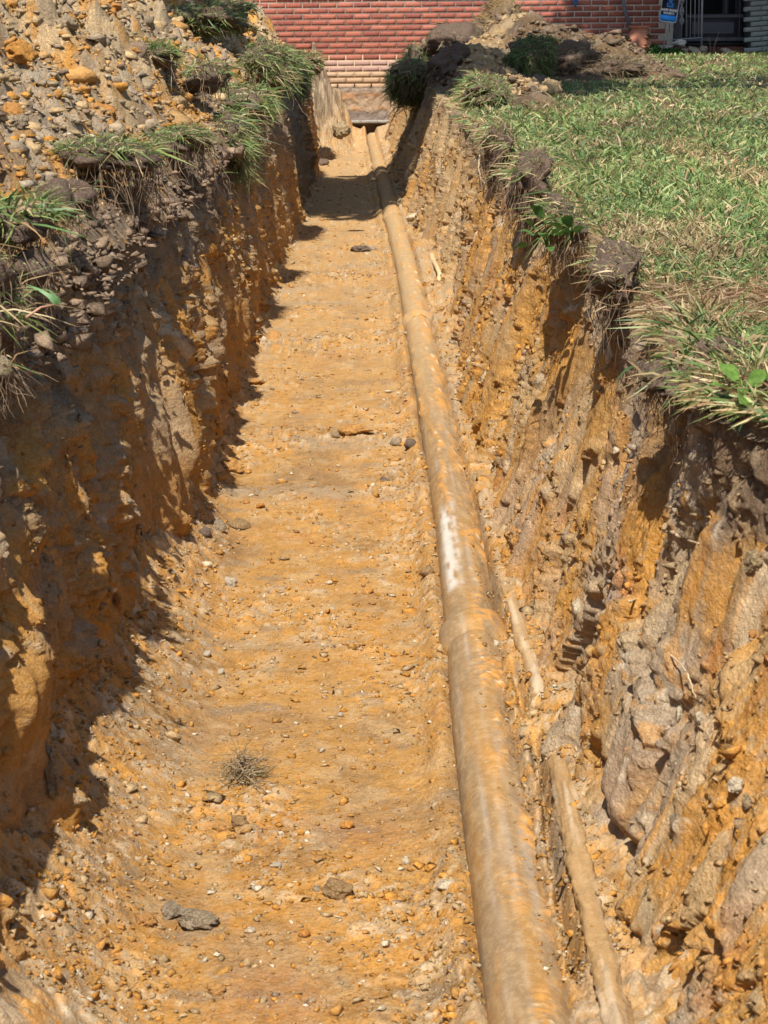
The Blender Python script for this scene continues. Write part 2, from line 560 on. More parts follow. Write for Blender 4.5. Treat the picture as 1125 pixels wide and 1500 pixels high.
# ribs (+) and slots (-) seen in the photograph: pixel ends, width, depth
FEAT_L = [((120, 500), (140, 590), .07, .075), ((110, 610), (95, 760), .09, .07), ((30, 650), (60, 700), .05, .05),
          ((75, 780), (60, 950), .10, .06), ((50, 1000), (88, 1190), .09, .07), ((150, 860), (170, 1060), .05, .06),
          ((245, 420), (248, 660), .05, .06), ((278, 480), (276, 640), .045, .065), ((312, 350), (322, 480), .08, .055),
          ((215, 440), (225, 560), .07, .05), ((165, 560), (175, 700), .06, .03), ((190, 600), (160, 900), .10, -.055),
          ((120, 440), (210, 520), .16, -.06), ((160, 380), (260, 420), .2, -.05), ((25, 560), (30, 600), .08, -.05),
          ((345, 400), (350, 430), .12, .03), ((20, 720), (10, 900), .06, .055), ((35, 850), (25, 960), .04, -.05)]
FEAT_R = [((990, 620), (930, 880), .04, -.035), ((893, 1145), (893, 1235), .05, -.060), ((925, 1110), (1005, 1400), .022, -.045),
          ((1062, 1210), (1085, 1340), .030, -.055), ((1000, 1010), (1010, 1060), .03, .03), ((716, 770), (735, 840), .045, -.05),
          ((760, 880), (800, 960), .04, -.045), ((820, 1000), (870, 1080), .03, -.04), ((860, 1000), (900, 1090), .05, .03),
          ((1030, 690), (1010, 880), .03, .025), ((820, 440), (870, 500), .05, .06), ((880, 400), (905, 450), .05, .05), ((855, 470), (845, 500), .02, -.05),
          ((770, 250), (760, 320), .15, .05), ((735, 280), (745, 310), .12, -.06), ((800, 600), (760, 740), .10, -.03),
          ((700, 540), (690, 640), .05, -.035), ((640, 170), (600, 260), .6, .05), ((690, 250), (670, 420), .25, -.03),
          ((870, 640), (900, 560), .05, .03), ((1060, 870), (1100, 1100), .02, -.025), ((720, 600), (700, 780), .03, .03)]


def wall_disp(Y, Z, side):
    sd = 500 if side < 0 else 700
    h = Z
    big = fbm(Y * .8, h * .9, 3, sd)
    warp = .10 * gn(Y * 2, h * 2, sd + 1)
    fall = (.22 if side < 0 else .30) * (h - .5)
    gy = Y + fall * .5 + warp
    g1 = gn(gy * 2.6, h * .5, sd + 2)
    g2 = gn(gy * 6.3, h * .8, sd + 3)
    g3 = gn(gy * 15., h * 1.6, sd + 4)
    rd = ridged(gy * 4.0, h * .7, 3, sd + 5)
    scr = sstep(.05, .4, fbm(Y * 1.5 + 3, h * 1.4, 3, sd + 6))       # smoothly scraped places
    kl = .85 if side < 0 else 1.0
    kr = 1.2 if side < 0 else .80
    gt = gn(gy * 31., h * 1.1, sd + 7)
    d = kl * (.035 * big + .028 * g1) + kr * (.020 * g2 + .011 * g3 + .030 * (rd - .6)) + (.006 if side < 0 else .003) * gt
    d = d + (.004 * gn(gy * 60, h * 1.5, sd + 8) + .005 * np.abs(gn(gy * 22, h * .6, sd + 12))) * scr
    if side > 0: scr = scr * (1 - .65 * sstep(3.9, 3.3, Y))
    w = 1 - .75 * scr
    hn = h * (.95 if side < 0 else .62) + .1 * gn(Y * 5, h * 5, sd + 9)
    c0, i0 = chips(Y * 1.25, hn, .14, sd + 10, .55)
    c1, i1 = chips(Y * 1.2, hn, .062, sd + 20, .6)
    c2, i2 = chips(Y * 1.1, hn, .030, sd + 30, .7)
    c3, i3 = chips(Y, hn, .015, sd + 40, .75)
    pt, _ = chips(Y * 1.1 + 31, hn * 1.1 + 7, .055, sd + 70, .38, rmin=.25, rmax=.6)
    pt2, _ = chips(Y * 1.1 + 3, hn * 1.1 + 7, .024, sd + 80, .40, rmin=.25, rmax=.6)
    d = d - w * (1.1 * pt + 1.2 * pt2)
    kc = 1.0 if side < 0 else .65
    d = d + w * (kc * (.42 * c0 + .55 * c1) + .65 * c2 + .7 * c3) + .006 * fbm(Y * 26, h * 22, 4, sd + 41)
    # ledges where a slab of clay came away
    st = fbm(Y * 2.2 + 8, h * 1.3, 4, sd + 50)
    d = d + (.022 if side < 0 else .034) * (sstep(.02, .05, st) - .5) + .016 * (sstep(-.22, -.19, st) - .5)
    for (a, b, wd, am) in (FEAT_L if side < 0 else FEAT_R):
        d = d + am * (.8 if side < 0 else 1.0) * seg(Y + .018 * g3 + .02 * g2, h + .03 * g2, pw(*a, side), pw(*b, side), wd)
    return d, (c0, i0, c1, i1, c2, i2, c3, i3), big, scr, g1, g2, st


def wall_color(Y, Z, side, ch, big, scr, g1, g2, st):
    c0, i0, c1, i1, c2, i2, c3, i3 = ch
    n = fbm(Y * 1.7 + 3 * side, Z * 2.3, 4, 61 + side)
    m = fbm(Y * 4.5 + 3 * side, Z * 3.3, 4, 64 + side)
    c = np.zeros(Y.shape + (3,)) + OCHRE
    if side < 0:
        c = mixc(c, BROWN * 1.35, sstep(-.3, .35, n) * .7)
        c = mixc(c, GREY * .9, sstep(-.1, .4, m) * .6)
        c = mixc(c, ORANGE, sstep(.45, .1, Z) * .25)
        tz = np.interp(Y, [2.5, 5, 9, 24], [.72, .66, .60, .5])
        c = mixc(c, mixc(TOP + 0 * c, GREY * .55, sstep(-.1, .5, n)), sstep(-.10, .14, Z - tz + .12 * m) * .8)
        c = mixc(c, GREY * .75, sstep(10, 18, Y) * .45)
    else:
        c = mixc(c, ORANGE, sstep(-.3, .4, n) * .8)
        c = mixc(c, TAN, sstep(.0, .5, m) * .6)
        c = mixc(c, LILAC, sstep(.12, .5, fbm(Y * 2.7 + 2, Z * 1.6, 4, 71)) * .7)
        c = mixc(c, RUST, sstep(.3, .7, fbm(Y * 6, Z * 5, 3, 72)) * .5)
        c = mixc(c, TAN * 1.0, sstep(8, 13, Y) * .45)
        c = mixc(c, BROWN * 1.3, sstep(9, 16, Y) * .3 * sstep(-.2, .3, n))
        tz = np.interp(Y, [2.0, 2.3, 2.9, 3.2, 3.7, 4.4, 5.5, 7, 24], [.88, .84, .66, .60, .64, .70, .74, .78, .72])
        tt = sstep(-.07, .06, Z - tz + .10 * m)
        c = mixc(c, mixc(TOP * 1.05 + 0 * c, BROWN, sstep(-.1, .4, n)), tt * .92)
        c = mixc(c, TAN * 1.12, np.clip(seg(Y, Z, (15.0, .95), (10.3, .28), .22, .35), 0, 1) * sstep(-.5, .1, m) * .85)
        c = mixc(c, GREY * .72 + LILAC * .2, sstep(-.05, .25, fbm(Y * 2.6 + 1, Z * 1.7, 4, 78)) * sstep(5.5, 3.6, Y) * .8)
        # grey-blue gley streaks low on the near face
        gl = seg(Y, Z, pw(1040, 1050, 1), pw(1060, 1200, 1), .03) + seg(Y, Z, pw(1105, 1240, 1), pw(1120, 1330, 1), .03) + .8 * seg(Y, Z, pw(1000, 1310, 1), pw(1010, 1360, 1), .02)
        c = mixc(c, np.array((.34, .31, .21)), np.clip(gl, 0, 1) * .75)
        c = mixc(c, LILAC * 1.1, seg(Y, Z, pw(890, 660, 1), pw(900, 840, 1), .10) * sstep(-.3, .2, m) * .85)
        c = mixc(c, TAN * .8 + GREY * .25, seg(Y, Z, pw(790, 420, 1), pw(770, 560, 1), .12) * sstep(-.1, .3, m) * .7)
        c = mixc(c, OCHRE * .75, seg(Y, Z, pw(770, 680, 1), pw(800, 620, 1), .16) * scr * .7)
        c = mixc(c, GREY * 1.1, sstep(.1, .4, fbm(Y * 8 + 5, Z * 4, 3, 77)) * seg(Y, Z, pw(940, 1180, 1), pw(990, 1300, 1), .12) * .8)
    for (h, i, k) in ((c0, i0, .55), (c1, i1, .7), (c2, i2, .7), (c3, i3, .6)):
        on = (h > .002) * (1 - .8 * scr)
        c = mixc(c, TAN * (.9 if side > 0 else .8), on * (i > .86) * k)
        c = mixc(c, ORANGE * 1.05, on * (i < .14) * k * (Z < .7))
        c = mixc(c, GREY * .9, on * ((i > .7) & (i < .78)) * k)
        c = mixc(c, PALE, on * ((i > .5) & (i < .515)) * k)
    return c


def wall_xyz(Y, T, side):
    ztop = (.96 if side < 0 else lawn_z(topR(Y), Y) + .0)
    zb = -.05
    Z = zb + (ztop - zb) * T
    d, ch, big, scr, g1, g2, st = wall_disp(Y, Z, side)
    fr = sstep(-.05, .12, Z)
    if side < 0:
        X = baseL(Y) + (topL(Y) - baseL(Y)) * T ** 2.3 + d - .016 - .02 * T - .05 * sstep(.90, 1.0, T)
    else:
        tq = np.clip((Z - .09) / (ztop - .09), 0, 1)
        X = baseR(Y) + (topR(Y) - baseR(Y)) * tq ** .85 - d * (.5 + .5 * fr) * (1 - .35 * T) + .008
    return X, Z, ch, big, scr, g1, g2, st


def wall_mesh(side, n, m):
    ya = np.concatenate([np.linspace(-1.2, 1.4, 40)[:-1], ys_geo(1.4, Y1, n * 1.05)])
    Y = np.repeat(ya[:, None], m, 1)
    T = np.repeat(np.linspace(0, 1, m)[None], len(ya), 0)
    X, Z, ch, big, scr, g1, g2, st = wall_xyz(Y, T, side)
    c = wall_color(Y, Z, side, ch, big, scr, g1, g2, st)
    P = np.stack([X, Y, Z], -1)
    # fold the rim back into the bank
    rim = P[:, -1:, :].copy(); rim[..., 0] += side * .10; rim[..., 2] -= .02
    P = np.concatenate([P, rim], 1); c = np.concatenate([c, c[:, -1:]], 1)
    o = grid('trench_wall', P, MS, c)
    tag(o, kind='structure')


wall_mesh(-1, .0031, 205)
wall_mesh(1, .0031, 205)

# the end of the dig behind the photographer
yb = np.linspace(-.7, .7, 40); zb = np.linspace(-.05, .95, 30)
Xb, Zb = np.meshgrid(yb, zb)
o = grid('trench_wall', np.stack([Xb, -1.2 - .03 * fbm(Xb * 4, Zb * 4, 3, 5), Zb], -1), MS, np.zeros(Xb.shape + (3,)) + OCHRE)
tag(o, kind='structure')


# ------------------------------------------------------------------ left spoil heap
def heap_z(x, y):
    d = -x - .60
    n = fbm(x * 1.5, y * .9, 3, 201)
    prof = np.interp(d, [-.2, 0, .08, .5, 1.0, 1.45, 1.8, 2.2, 3.0, 4.2], [.70, .88, .99, 1.30, 1.68, 1.96, 2.08, 2.0, 1.55, .92])
    amp = 1 - .55 * sstep(22.3, 24.0, y)
    near = sstep(4.6, 3.0, y)
    z = .90 + (prof - .90) * amp * (1 - .12 * near) + .12 * n * sstep(.05, .5, d)
    return z, d, n


def heap_all(x, y):
    z, d, n = heap_z(x, y)
    e = sstep(.02, .35, d)
    c00, i00 = chips(x, y, .42, 205, .55, flat=.25)
    c0, i0 = chips(x, y, .19, 211, .65, flat=.35)
    c1, i1 = chips(x, y, .085, 221, .7)
    c2, i2 = chips(x, y, .042, 231, .75)
    c3, i3 = chips(x, y, .021, 241, .75)
    fine = sstep(-.2, .3, fbm(x * 2.2, y * 1.7, 3, 251))
    z = z + e * (.55 * c00 + .7 * c0) + (.25 + .75 * e) * (.85 * c1 + .8 * c2 + .7 * c3) * (.5 + .5 * fine) + .028 * e * fbm(x * 24, y * 13, 5, 261)
    return z, d, n, (c00, i00, c0, i0, c1, i1, c2, i2, c3, i3)


def heap_mesh():
    ya = np.concatenate([np.linspace(-1.2, 2.8, 24)[:-1], ys_geo(2.8, 24.25, .0034)])
    da = np.concatenate([np.linspace(-.07, 1.75, 235), np.linspace(1.8, 4.3, 30)])
    Y = np.repeat(ya[:, None], len(da), 1)
    X = -.68 - .035 * sstep(7, 4, Y) - np.repeat(da[None], len(ya), 0) + .035 * gn(Y * 2.2, 0 * Y, 209) + .02 * gn(Y * 7, 0 * Y, 210)
    z, d, n, (c00, i00, c0, i0, c1, i1, c2, i2, c3, i3) = heap_all(X, Y)
    c = np.zeros(X.shape + (3,)) + GREY * 1.0
    m = fbm(X * 2.3, Y * 1.2, 3, 271)
    c = mixc(c, TAN, sstep(-.4, .3, n) * .8)
    orange = sstep(.02, .22, m + .15 * (i0 - .5) * (c0 > .01))
    c = mixc(c, ORANGE * 1.05, orange * .9)
    c = mixc(c, TOP * 1.6, sstep(.25, .5, fbm(X * 2.0 + 7, Y * 1.4, 3, 281)) * .75)
    c = c * 1.38
    c = mixc(c, TOP * 1.7, sstep(.30, .08, d + .16 * m) * .92)
    for (h, i, k) in ((c0, i0, .7), (c1, i1, .75), (c2, i2, .7), (c3, i3, .6)):
        on = (h > .004)
        c = mixc(c, ORANGE * 1.08, on * (i < .10) * k)
        c = mixc(c, PALE * .85, on * (i > .93) * k)
        c = mixc(c, GREY * .85, on * ((i > .6) & (i < .72)) * k)
        c = mixc(c, TAN, on * ((i > .4) & (i < .5)) * k)
    o = grid('spoil_heap', np.stack([X, Y, z], -1), MH, c)
    tag(o, kind='structure')


heap_mesh()


# ------------------------------------------------------------------ right spoil heap by the house
def heapR_z(x, y):
    n = fbm(x * 1.7, y * 1.1, 4, 301)
    r1 = np.exp(-(((x - 1.46) / .44) ** 2 + ((y - 20.3) / 1.7) ** 2)) * .58
    r2 = np.exp(-(((x - 1.9) / .55) ** 2 + ((y - 18.4) / 1.1) ** 2)) * .30
    r3 = np.exp(-(((x - .95) / .28) ** 2 + ((y - 17.0) / 2.4) ** 2)) * .26
    r4 = np.exp(-(((x - 2.3) / .5) ** 2 + ((y - 18.0) / .8) ** 2)) * .16
    r5 = np.exp(-(((x - .85) / .25) ** 2 + ((y - 21.5) / 1.6) ** 2)) * .30
    r6 = np.exp(-(((x - 1.15) / .22) ** 2 + ((y - 14.3) / .8) ** 2)) * .12
    s = r1 + r2 + r3 + r4 + r5 + r6
    return lawn_z(x, y) - .05 + s * (1 + .35 * n), s, n


def heapR_mesh():
    ya = np.linspace(12.6, 24.2, 260); xa = np.linspace(.58, 3.4, 200)
    Y, X = np.meshgrid(ya, xa, indexing='ij')
    z, s, n = heapR_z(X, Y)
    c0, i0 = chips(X, Y, .26, 311, .6, flat=.3); c1, i1 = chips(X, Y, .11, 321, .65); c2, i2 = chips(X, Y, .05, 331, .7)
    e = sstep(.02, .15, s)
    z = z + e * (.35 * c0 + .5 * c1 + .7 * c2) + .025 * e * fbm(X * 9, Y * 9, 4, 335)
    c = np.zeros(X.shape + (3,)) + TOP * 1.0
    c = mixc(c, BROWN * .75, sstep(-.1, .4, n) * .5)
    sandy = np.clip(seg(X, Y, (.80, 13.5), (1.18, 19.2), .20) + seg(X, Y, (1.18, 19.2), (1.62, 19.3), .30) + .9 * seg(X, Y, (1.2, 14.2), (1.4, 14.9), .22), 0, 1)
    sandy = sstep(.25, .6, sandy + .25 * fbm(X * 5, Y * 3, 3, 342))
    c = mixc(c, TAN, sandy)
    c = mixc(c, ORANGE, sandy * sstep(.2, .5, fbm(X * 4 + 3, Y * 2, 3, 343)) * .5)
    for (h, i) in ((c0, i0), (c1, i1), (c2, i2)):
        c = mixc(c, GREY * .9, (h > .004) * (i > .75) * .5)
        c = mixc(c, BROWN, (h > .004) * (i < .25) * .4)
    top = np.exp(-(((X - 1.5) / .55) ** 2 + ((Y - 20.9) / 1.2) ** 2))
    c = mixc(c, np.array((.30, .20, .09)), sstep(.45, .75, top) * .9)
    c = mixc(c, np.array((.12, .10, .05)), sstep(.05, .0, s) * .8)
    o = grid('spoil_heap', np.stack([X, Y, z], -1), MH, c)
    tag(o, kind='structure')


heapR_mesh()


# ------------------------------------------------------------------ lawn and the ground beyond
def lawn_mesh():
    ya = np.concatenate([np.linspace(-1.2, 2.5, 20)[:-1], ys_screen(2.5, Y1, 200)])
    ea = np.concatenate([[-.02], np.linspace(.02, 1, 60), np.linspace(1.1, 9, 50)])
    Y = np.repeat(ya[:, None], len(ea), 1); E = np.repeat(ea[None], len(ya), 0)
    X = topR(Y) + E + .02 * gn(Y * 4, E * 0, 410) * (E < .1)
    z = lawn_z(X, Y) - .05 * sstep(.10, -.02, E) * (1 + gn(Y * 3, E * 0, 411))
    c1, i1 = chips(X, Y, .06, 420, .5)
    z = z + .3 * c1 * sstep(.4, .05, E) - .012
    c = np.zeros(X.shape + (3,)) + np.array((.10, .085, .045))
    c = mixc(c, TOP * 1.1, sstep(.35, .03, E + .1 * fbm(X * 3, Y * 2, 3, 421)) * .9)
    c = mixc(c, np.array((.20, .13, .065)), sstep(.1, .5, fbm(X * 1.3, Y * .6, 3, 422)) * .6)
    o = grid('lawn_ground', np.stack([X, Y, z], -1), MS, c)
    tag(o, kind='structure')


lawn_mesh()
M_GROUND = plain('ground_turf', (.07, .085, .03), .95, .1, nscale=3, vary=.4)
for (x0, x1, y0, y1) in ((9.0, 260, -260, 260), (-260, -4.7, -260, 260), (-4.75, -.55, -260, -1.15), (.45, 9.05, -260, -1.15), (-.6, .5, -260, -1.19),
                         (-4.75, 9.05, 24.72, 260)):
    m_ = MB(); zz = .872 - .004 * (x0 == -.6)
    m_.add([(x0, y0, zz), (x1, y0, zz), (x1, y1, zz), (x0, y1, zz)], [(0, 1, 2, 3)])
    tag(m_.build('ground', M_GROUND), kind='structure')


# ------------------------------------------------------------------ grass
def blades(root, dirv, L, wd, col, bend=None, seed=0, seg3=True):
    """returns verts, quads, tris, colours of curved tapering grass blades"""
    rs = np.random.default_rng(seed)
    n = len(root)
    dirv = dirv / np.linalg.norm(dirv, axis=1, keepdims=True)
    rv = rs.normal(size=(n, 3)); rv[:, 2] *= .35
    side = np.cross(dirv, rv); side /= np.linalg.norm(side, axis=1, keepdims=True) + 1e-9
    if bend is None:
        bend = np.zeros((n, 3))
    hz = rs.normal(size=(n, 3)) * .45; hz[:, 2] = -np.abs(rs.normal(size=n)) * .4
    bend = bend + hz
    ts = (0, .4, .75, 1.) if seg3 else (0, .55, 1.)
    ws = (.75, 1., .62, 0) if seg3 else (.8, 1., 0)
    V = []; C = []
    for t, w in zip(ts, ws):
        p = root + dirv * (L * t)[:, None] + bend * (L * t * t)[:, None]
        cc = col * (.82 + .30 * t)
        if w > 0:
            V += [p - side * (wd * w * .5)[:, None], p + side * (wd * w * .5)[:, None]]; C += [cc, cc]
        else:
            V.append(p); C.append(cc)
    k = len(V)
    v = np.stack(V, 1).reshape(-1, 3); c = np.stack(C, 1).reshape(-1, 3)
    b = np.arange(n) * k
    q = [np.stack([b, b + 1, b + 3, b + 2], 1)]
    if seg3: q.append(np.stack([b + 2, b + 3, b + 5, b + 4], 1))
    t3 = np.stack([b + k - 3, b + k - 2, b + k - 1], 1)
    return v, np.concatenate(q), t3, c


def grass_colors(n, rs, dry=.2, dark=1.0):
    g = np.array((.15, .215, .06)); g2 = np.array((.25, .31, .10)); g3 = np.array((.095, .175, .055))
    r = rs.random((n, 1))
    c = np.where(r < .4, g, np.where(r < .75, g2, g3)) * rs.uniform(.75, 1.25, (n, 1))
    d = rs.random((n, 1)) < (dry if np.isscalar(dry) else dry[:, None])
    st = np.where(rs.random((n, 1)) < .6, np.array((.46, .36, .19)), np.array((.30, .19, .09))) * rs.uniform(.8, 1.2, (n, 1))
    return np.where(d, st, c) * dark


def lawn_grass():
    rs = np.random.default_rng(31)
    n = 108000
    iy = rs.uniform(1 / 24.0, 1 / 2.6, n)
    # more blades per screen area far off, so the sward closes up
    iy = 1 / 24.0 + (1 / 2.6 - 1 / 24.0) * rs.random(n) ** 1.35
    y = 1 / iy
    xmax = .23 * y + .5
    x0 = topR(y) - .015
    e = rs.random(n) ** 1.12
    x = x0 + (np.maximum(xmax, x0 + .3) - x0) * e
    E = x - x0
    # bare or thatched patches by the cut edge, and nothing under the heap
    _, hs, _ = heapR_z(x, y)
    patch = fbm(x * 2.3, y * 1.2, 3, 432)
    keep = (hs < .06 + .05 * rs.random(n)) | (y < 12)
    bare = seg(x, y, (.66, 4.15), (.98, 4.35), .16)
    keep &= rs.random(n) > bare * .8
    keep &= rs.random(n) > sstep(.12, .0, E + .1 * patch) * .35
    x, y, E, patch, bare = x[keep], y[keep], E[keep], patch[keep], bare[keep]
    n = len(x)
    z = lawn_z(x, y) - .012
    dry = np.clip(.17 + .55 * sstep(.15, .6, fbm(x * 1.7 + 5, y * .8, 3, 433)) + .35 * sstep(.22, .02, E) + .8 * bare, 0, .95)
    col = grass_colors(n, rs, dry)
    tone = 1 + .42 * fbm(x * 1.1, y * .5, 4, 434)
    col *= tone[:, None]
    dv = rs.normal(size=(n, 3)) * .55; dv[:, 2] = 1
    over = sstep(.10, .0, E)
    dv[:, 0] -= over * .8; dv[:, 2] -= over * .8
    flat = rs.random(n) < .25
    dv[flat, 2] *= .25
    L = rs.uniform(.025, .062, n) * (.85 + .45 * sstep(.2, .7, patch)) * np.where(rs.random(n) < .03, 1.5, 1) * (1 + .6 * sstep(.25, .5, fbm(x * 6, y * 3.2, 2, 435)))
    wd = rs.uniform(.0032, .0068, n) * (1 + .10 * np.clip(y - 5, 0, 30))
    L = L * (.72 + .28 * sstep(3.5, 6.5, y))
    nr_ = y < 6
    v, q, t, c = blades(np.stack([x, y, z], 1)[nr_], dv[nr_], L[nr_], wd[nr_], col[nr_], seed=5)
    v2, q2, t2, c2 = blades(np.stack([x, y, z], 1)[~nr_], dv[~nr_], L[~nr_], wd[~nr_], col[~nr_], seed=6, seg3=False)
    q2 = q2 + len(v); t2 = t2 + len(v)
    o = put('lawn_grass', new_mesh('lawn_grass', np.concatenate([v, v2]), [q, t, q2, t2], np.concatenate([c, c2])), M_GRASS)
    tag(o, 'short green lawn grass with dry straw blades on the right bank', 'grass', kind='stuff')


lawn_grass()


def thatch(name, u0, v0, n, cx, cy, rx, ry, label):
    rs = np.random.default_rng(71)
    x = cx + rs.normal(size=n) * rx; y = cy + rs.normal(size=n) * ry
    z = lawn_z(x, y) + rs.uniform(0, .02, n)
    dv = rs.normal(size=(n, 3)); dv[:, 2] = np.abs(dv[:, 2]) * .25
    col = np.where(rs.random((n, 1)) < .55, np.array((.30, .17, .085)), np.array((.48, .36, .2))) * rs.uniform(.6, 1.2, (n, 1))
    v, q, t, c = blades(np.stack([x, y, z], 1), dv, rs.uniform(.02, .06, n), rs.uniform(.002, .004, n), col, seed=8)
    tag(put(name, new_mesh(name, v, [q, t], c), M_GRASS), label, 'dry grass', kind='stuff')


thatch('dry_thatch', 0, 0, 1500, .86, 4.15, .13, .20, 'reddish brown dead grass thatch lying by the cut lawn edge')
thatch('dry_thatch', 0, 0, 600, .70, 3.25, .06, .12, 'dead straw and trimmings on the nearest corner of the right bank')
rs = np.random.default_rng(72)
n = 2600
x = 1.5 + rs.normal(size=n) * .28; y = 20.7 + rs.normal(size=n) * .6
dv = rs.normal(size=(n, 3)); dv[:, 2] = np.abs(dv[:, 2]) * .5
v, q, t, c = blades(np.stack([x, y, heapR_z(x, y)[0] + rs.uniform(0, .05, n)], 1), dv, rs.uniform(.04, .12, n), rs.uniform(.004, .009, n), np.array((.34, .23, .10)) * rs.uniform(.5, 1.3, (n, 1)), seed=8)
tag(put('dry_thatch', new_mesh('dry_thatch', v, [q, t], c), M_GRASS), 'yellow brown dead turf lying on the crest of the right heap', 'dry grass', kind='stuff')


def root_strands(mb, pts, rs, length, r=.0012, out=(0, 0)):
    for p in pts:
        L = length * rs.uniform(.4, 1.2)
        q = [Vector(p)]
        d = Vector((rs.normal() * .4 + out[0], rs.normal() * .4 + out[1], -1)).normalized()
        for k in range(4):
            d = (d + Vector(rs.normal(size=3) * .35) + Vector((0, 0, -.25))).normalized()
            q.append(q[-1] + d * L / 4)
        mb.tube(q, [r, r * .9, r * .75, r * .6, r * .35], 3, cap=False)


def sod(p, rad, seed, label, group=None, n=400, blen=.07, bw=.004, dry=.2, dark=1.0, lean=(0, 0, 0), roots=60, rlen=.12, top=.15, soil=M_DARK, tilt=(0, 0), name='sod_clump', face=(0, 0, 1), cat='sod'):
    """a torn clump of turf: soil block, grass on its upper side, roots out of the lower"""
    rs = np.random.default_rng(seed)
    n = int(n * 1.45); bw *= .72; dry = min(.95, dry + .10)
    t = empty(name, p, 0, label, cat, group)
    v, f = lump(4 if max(rad) > .09 else 3, seed, .30, .16)
    nr = v / np.linalg.norm(v, axis=1, keepdims=True)
    c1, _ = chips(v[:, 0] * 1.1 + v[:, 2] * .6, v[:, 1] + v[:, 2] * .5, .45, seed, .7)
    v = v * (1 + .25 * c1)[:, None]
    v = v * np.array(rad)
    R = np.array(Matrix.Rotation(tilt[0], 3, 'X') @ Matrix.Rotation(tilt[1], 3, 'Y'))
    v = v @ R.T; nr = nr @ R.T
    put('soil_block', new_mesh('soil_block', v, [f], None), soil, t)
    fa = np.array(face, float); fa /= np.linalg.norm(fa)
    cand = np.where(nr @ fa > top)[0]
    if n and len(cand):
        k = rs.choice(cand, n)
        rt_ = v[k] * (.97 + .03 * rs.random((n, 1))) + rs.normal(size=(n, 3)) * np.array(rad) * .06
        dv = nr[k] * .7 + np.array((0, 0, .35)) + rs.normal(size=(n, 3)) * .75 + np.array(lean) * .45
        col = grass_colors(n, rs, dry, dark)
        L = blen * .66 * rs.uniform(.25, 1.3, n)
        bend = np.tile(np.array(lean) * .25 + np.array((0, 0, -.25)), (n, 1))
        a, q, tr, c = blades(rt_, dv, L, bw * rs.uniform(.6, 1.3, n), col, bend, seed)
        g = put('grass', new_mesh('grass', a, [q, tr], c), M_GRASS, t)
        g['kind'] = 'stuff'
    if roots:
        low = np.where((nr[:, 2] < .15))[0]
        mb = MB()
        root_strands(mb, [v[i] for i in rs.choice(low, roots)], rs, rlen, .0011 * max(1, p[1] / 5))
        r = mb.build('roots', M_ROOT, t, True)
        r['kind'] = 'stuff'
    return t


def zx(u, Y):  # lateral of a pixel column at depth Y
    return px(u, 200, y=Y)


def S(u, v, Y):
    return px(u, v, y=Y)


sod(S(22, 330, 3.85), (.07, .11, .045), 1, 'bright green grass tuft nearest on the left rim of the trench', n=330, blen=.10, bw=.0065, dry=.08, lean=(.35, -.1, .2), roots=80, rlen=.12)
sod(S(0, 470, 3.45), (.04, .10, .05), 2, 'thin trailing grass low at the left edge of the near wall', n=110, blen=.12, bw=.004, dry=.3, lean=(.6, -.2, -.2), roots=60)
sod(S(165, 228, 5.65), (.14, .20, .05), 3, 'wide green turf flap on the left rim with dark roots beneath', n=620, blen=.075, bw=.005, dry=.14, lean=(.5, -.1, .1), roots=240, rlen=.20)
sod(S(262, 205, 7.2), (.10, .16, .05), 4, 'small tangled turf clump right of the wide left flap', n=420, blen=.08, bw=.005, dry=.2, lean=(.4, -.2, .1), roots=130, rlen=.18)
sod(S(338, 222, 9.7), (.10, .28, .17), 5, 'long turf piece hanging down the left wall with drooping blades', n=800, blen=.11, bw=.007, dry=.16, lean=(.8, -.3, -.5), roots=90, rlen=.18, top=-.2, face=(.8, -.5, .2))
sod(S(342, 150, 11.0), (.19, .42, .11), 6, 'large mid green sod mass folded over the left rim', n=1250, blen=.10, bw=.008, dry=.18, lean=(.5, -.3, -.2), roots=120, rlen=.18, top=-.1, face=(.5, -.5, .7))
sod(S(175, 84, 9.2), (.24, .22, .06), 7, 'long grassy strip lying across the middle of the left heap', n=900, blen=.11, bw=.007, dry=.1, lean=(.3, -.4, .3), roots=60)
sod(S(228, 98, 9.6), (.14, .16, .07), 17, 'grass clump with brown roots at right end of the heap strip', n=420, blen=.11, bw=.007, dry=.3, lean=(.2, -.5, .1), roots=80)
sod(S(290, 36, 15.0), (.34, .5, .12), 8, 'dark green sod capping the top of the left heap', n=1200, blen=.11, bw=.011, dry=.12, dark=.9, lean=(.2, -.3, .2), roots=50, top=0, face=(.2, -.6, .7))
sod(S(322, 14, 17.5), (.30, .5, .12), 18, 'shaggy sod behind the cap of the left heap', n=700, blen=.12, bw=.012, dry=.15, dark=.85, lean=(.2, -.2, .2), roots=30, top=0, face=(.2, -.6, .7))
sod(S(392, 100, 13.3), (.16, .5, .16), 9, 'steep dark sod leaning on the left heap above the rim', n=2000, blen=.09, bw=.009, dry=.2, dark=.85, lean=(.5, -.3, -.3), roots=60, rlen=.25, top=-.3, face=(.7, -.5, .3))
sod(S(430, 114, 18.6), (.14, .7, .21), 10, 'farthest shaded sod hanging on the left rim near the house', n=2000, blen=.09, bw=.011, dry=.15, dark=.9, lean=(.6, -.3, -.3), roots=40, rlen=.25, top=-.4, face=(.7, -.6, .2))
sod(S(300, 112, 9.8), (.12, .2, .08), 19, 'brownish grass clump below the large sod mass on the heap', n=420, blen=.09, bw=.007, dry=.45, lean=(.3, -.4, 0), roots=60)
sod(S(72, 60, 8.6), (.05, .06, .03), 20, 'tiny grass tuft in the pale clods high on the left heap', n=90, blen=.09, bw=.006, dry=.15, lean=(.1, -.2, .5), roots=0)
